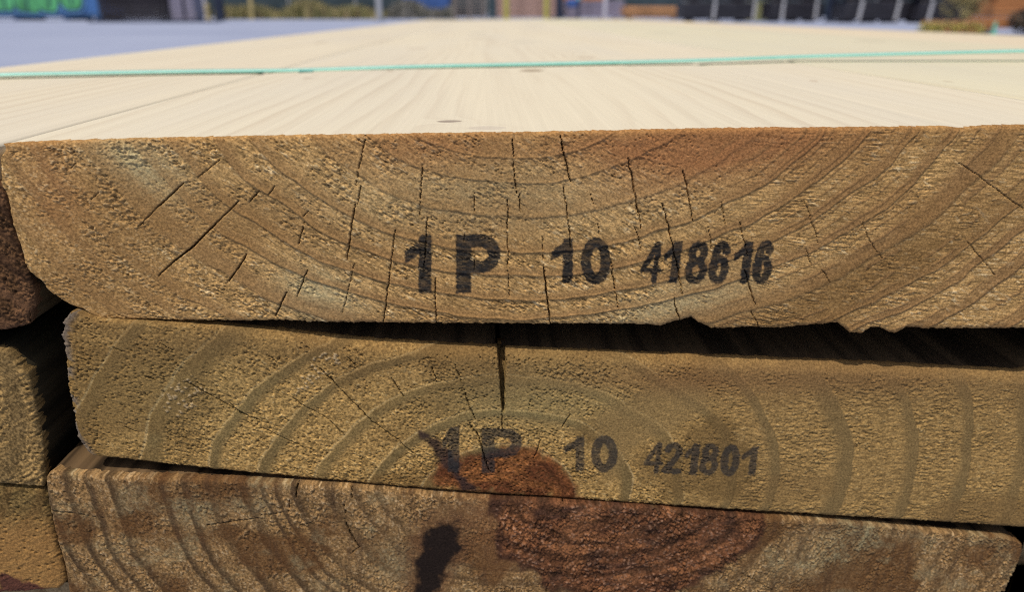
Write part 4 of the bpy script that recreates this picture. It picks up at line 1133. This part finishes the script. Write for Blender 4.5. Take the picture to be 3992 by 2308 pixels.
# middle: pallets and lumber piles beyond the far end of the stack
def pallet_stack(label, x0, x1, y, n):
    w = x1 - x0
    root = empty("pallet_stack", ((x0 + x1) / 2, y, GZ)); tag(root, label, "pallets")
    for k in range(n):
        z = k * .145
        for j in range(5): link("top_slat", mesh_of("top_slat", w, .12, .022), MAT['pallet'], root, (random.uniform(-.02, .02), -.48 + j * .24, z + .118))
        for xx in (-.45, 0, .45): link("block_runner", mesh_of("block_runner", .11, 1.05, .094), MAT['pallet'], root, (xx * w, 0, z + .023))
        for j in range(3): link("bottom_slat", mesh_of("bottom_slat", w, .1, .021), MAT['pallet'], root, (random.uniform(-.02, .02), -.48 + j * .48, z + .001))
pallet_stack("stack of weathered grey pallets beyond the far end of the boards", -1.85, -.10, 42.9, 9)
layered_stack("board_stack", "dark green black stack at the right side of the grey pallets", "board stack", .02, .50, 42.6, .9, 14, .12, MAT['screen'])
layered_stack("board_stack", "pinkish grey lumber pile between the two yellow bollards", "board stack", .55, 4.25, 46.3, 1.2, 12, .13, MAT['pink'])
post("bollard", "left yellow bollard in front of the pinkish lumber pile", "bollard", 1.09, 45.3, .30, 1.35, MAT['yellow'], group="yellow bollards")
post("bollard", "right yellow bollard beside the dark post", "bollard", 3.38, 45.3, .30, 1.35, MAT['yellow'], group="yellow bollards")
post("steel_post", "thick black post with wide foot right of the yellow bollards", "post", 4.02, 44.6, .36, 2.2, MAT['navy'], round_=False)
layered_stack("board_stack", "mauve grey wrapped bundle behind the white post", "board stack", 4.55, 8.25, 47.6, .8, 5, .19, MAT['mauve'])
layered_stack("board_stack", "pile of orange timber pieces on top of mauve bundle level", "board stack", 4.62, 7.3, 48.42, .12, 14, .11, MAT['orange'])
post("marker_post", "slim dark post with cyan cap before the mauve bundle", "post", 5.05, 44.0, .16, 1.05, MAT['navy'], cap=MAT['cyan'])
o = empty("tarp_bundle", (4.95, 46.6, GZ)); tag(o, "small bright blue tarp bundle on a crate", "tarp")
part("crate", .6, .6, .62, (0, 0, 0), MAT['mauve'], o, .02)
bmx = box_mesh("tarp", .62, .62, .5, .12, 3) if False else box_mesh("tarp", .62, .62, .5, .12)
link("tarp", bmx, MAT['bluebox'], o, (0, 0, .621))
post("marker_post", "white post in front of the mauve grey bundle", "post", 6.72, 45.2, .24, 1.5, MAT['white'])
layered_stack("board_stack", "low tan board pile left of the black lumber packs", "board stack", 7.6, 10.9, 43.7, 1.3, 5, .12, MAT['tan'], jit=.12)

# right: black wrapped lumber packs
gname = "black wrapped lumber packs on the right"
wrapped_pack("leftmost black wrapped lumber pack, beside the tan board pile", 7.85, 10.75, 31.6, 1.2, .66, (.42, .98), .03, None, gname)
wrapped_pack("black lumber pack between two gaps, second from the left", 11.12, 13.15, 30.7, 1.2, .66, (.2, .85), 0.0, None, gname)
wrapped_pack("widest black lumber pack with two bright leaning straps", 12.45, 14.62, 27.2, 1.2, .64, (.2, .8), .10, None, gname)
wrapped_pack("rightmost black lumber pack behind the potted shrub", 14.72, 16.6, 26.6, 1.2, .62, (.16,), .10, None, gname)
post("steel_post", "black post between the second and the widest black pack", "post", 12.9, 29.4, .3, 2.2, MAT['navy'], round_=False)

# the planter with its hedge and small shrub
def leaf_cloud(name, pts, size, cols, mat_name, parent, seed):
    R = np.random.default_rng(seed)
    n = len(pts)
    d1 = R.normal(size=(n, 3)); d1 /= np.linalg.norm(d1, axis=1)[:, None]
    d2 = R.normal(size=(n, 3)); d2 -= d1 * (d1 * d2).sum(1)[:, None]; d2 /= np.linalg.norm(d2, axis=1)[:, None]
    s = size * R.uniform(.6, 1.3, (n, 1))
    V = np.stack([pts - d1 * s, pts + d2 * s * .45, pts + d1 * s, pts - d2 * s * .45], 1).reshape(-1, 3)
    C = np.repeat(np.array(cols)[R.integers(len(cols), size=n)] * R.uniform(.75, 1.25, (n, 1)), 4, axis=0)
    me = np_mesh(name, V, np.arange(4 * n).reshape(-1, 4), False, C)
    m, nt, bs = new_mat(mat_name)
    an = N(nt, "ShaderNodeAttribute", attribute_name="wood")
    nt.links.new(an.outputs["Color"], bs.inputs["Base Color"])
    bs.inputs["Roughness"].default_value = .6
    return link(name, me, m, parent)

def planter():
    root = empty("planted_tub", (7.32, 12.15, GZ))
    tag(root, "low tub overflowing with yellow green leaves near the stack", "planter")
    part("tub", .62, .5, .10, (0, 0, 0), MAT['brick'], root, .02)
    R = np.random.default_rng(11)
    n = 1700
    p = np.stack([R.uniform(-.41, .41, n), R.uniform(-.3, .3, n), R.uniform(0.01, .17, n)], 1)
    leaf_cloud("foliage", p, .030, [(0.42, 0.36, 0.07), (0.30, 0.28, 0.06), (0.52, 0.43, 0.12)], "tub_leaves", root, 12)
    p2 = np.stack([R.uniform(-.36, .36, 500), R.uniform(-.28, .28, 500), R.uniform(.15, .21, 500)], 1)
    leaf_cloud("dry_tops", p2, .026, [(0.46, 0.24, 0.12), (0.42, 0.27, 0.12)], "tub_dry_leaves", root, 13)
    s = empty("small_shrub", (11.3, 18.4, GZ))
    tag(s, "small sparse shrub with olive leaves before the orange lumber", "shrub")
    bm = bmesh.new()
    def limb(a, b, r0, r1):
        a = Vector(a); b = Vector(b); d = (b - a).normalized(); u = d.orthogonal().normalized(); w = d.cross(u)
        r = []
        for (c, rr) in ((a, r0), (b, r1)):
            r.append([bm.verts.new(c + (u * math.cos(t) + w * math.sin(t)) * rr) for t in [2 * math.pi * i / 6 for i in range(6)]])
        for i in range(6): bm.faces.new((r[0][i], r[0][(i + 1) % 6], r[1][(i + 1) % 6], r[1][i]))
    tips = []
    limb((0, 0, 0), (.02, 0, .45), .035, .022)
    for i in range(13):
        a = i * 2.4; z = .14 + .08 * (i % 7); L = R.uniform(.25, .48)
        t = Vector((math.cos(a) * L, math.sin(a) * L, z + R.uniform(.10, .5)))
        limb((.01, 0, z), t, .013, .005); tips.append((np.array((.01, 0, z)), np.array(t)))
    me = bpy.data.meshes.new("stem"); bm.to_mesh(me); bm.free()
    link("stem", me, MAT['trunk'], s)
    P = []
    for (a, t) in tips:
        for _ in range(70):
            f = R.uniform(.45, 1.1); P.append(a + (t - a) * f + R.normal(0, .06, 3))
    for _ in range(220): P.append(np.array((R.normal(0, .12), R.normal(0, .12), R.uniform(.45, 1.15))))
    leaf_cloud("foliage", np.array(P), .042, [(0.30, 0.25, 0.09), (0.42, 0.34, 0.15), (0.20, 0.16, 0.07)], "shrub_leaves", s, 14)
    q = empty("dark_bush", (8.62, 12.3, GZ))
    tag(q, "dark brown bush at the right picture edge behind the stack", "shrub")
    pb = R.normal(size=(900, 3)); pb /= np.linalg.norm(pb, axis=1)[:, None]; pb *= (R.random((900, 1)) ** .4); pb = pb * np.array((.27, .25, .2)) + np.array((0, 0, .21))
    leaf_cloud("foliage", pb, .032, [(0.07, 0.045, 0.03), (0.11, 0.07, 0.04), (0.05, 0.04, 0.025)], "bush_leaves", q, 15)
    bm2 = tube_mesh("stem", .02, .2, 8, .012); link("stem", bm2, MAT['trunk'], q)
planter()
layered_stack("board_stack", "stack of orange brown lumber at the far right behind the shrub", "board stack", 14.95, 19.5, 22.9, 1.2, 6, .13, MAT['orange'], jit=.04)
layered_stack("board_stack", "low orange timber stack beside the teal post, far right", "board stack", 8.02, 9.6, 12.45, .5, 2, .07, MAT['orange'], base=True, jit=.03)
post("marker_post", "short teal post right of the yellow green tub", "post", 7.93, 12.0, .05, .19, MAT['teal'])
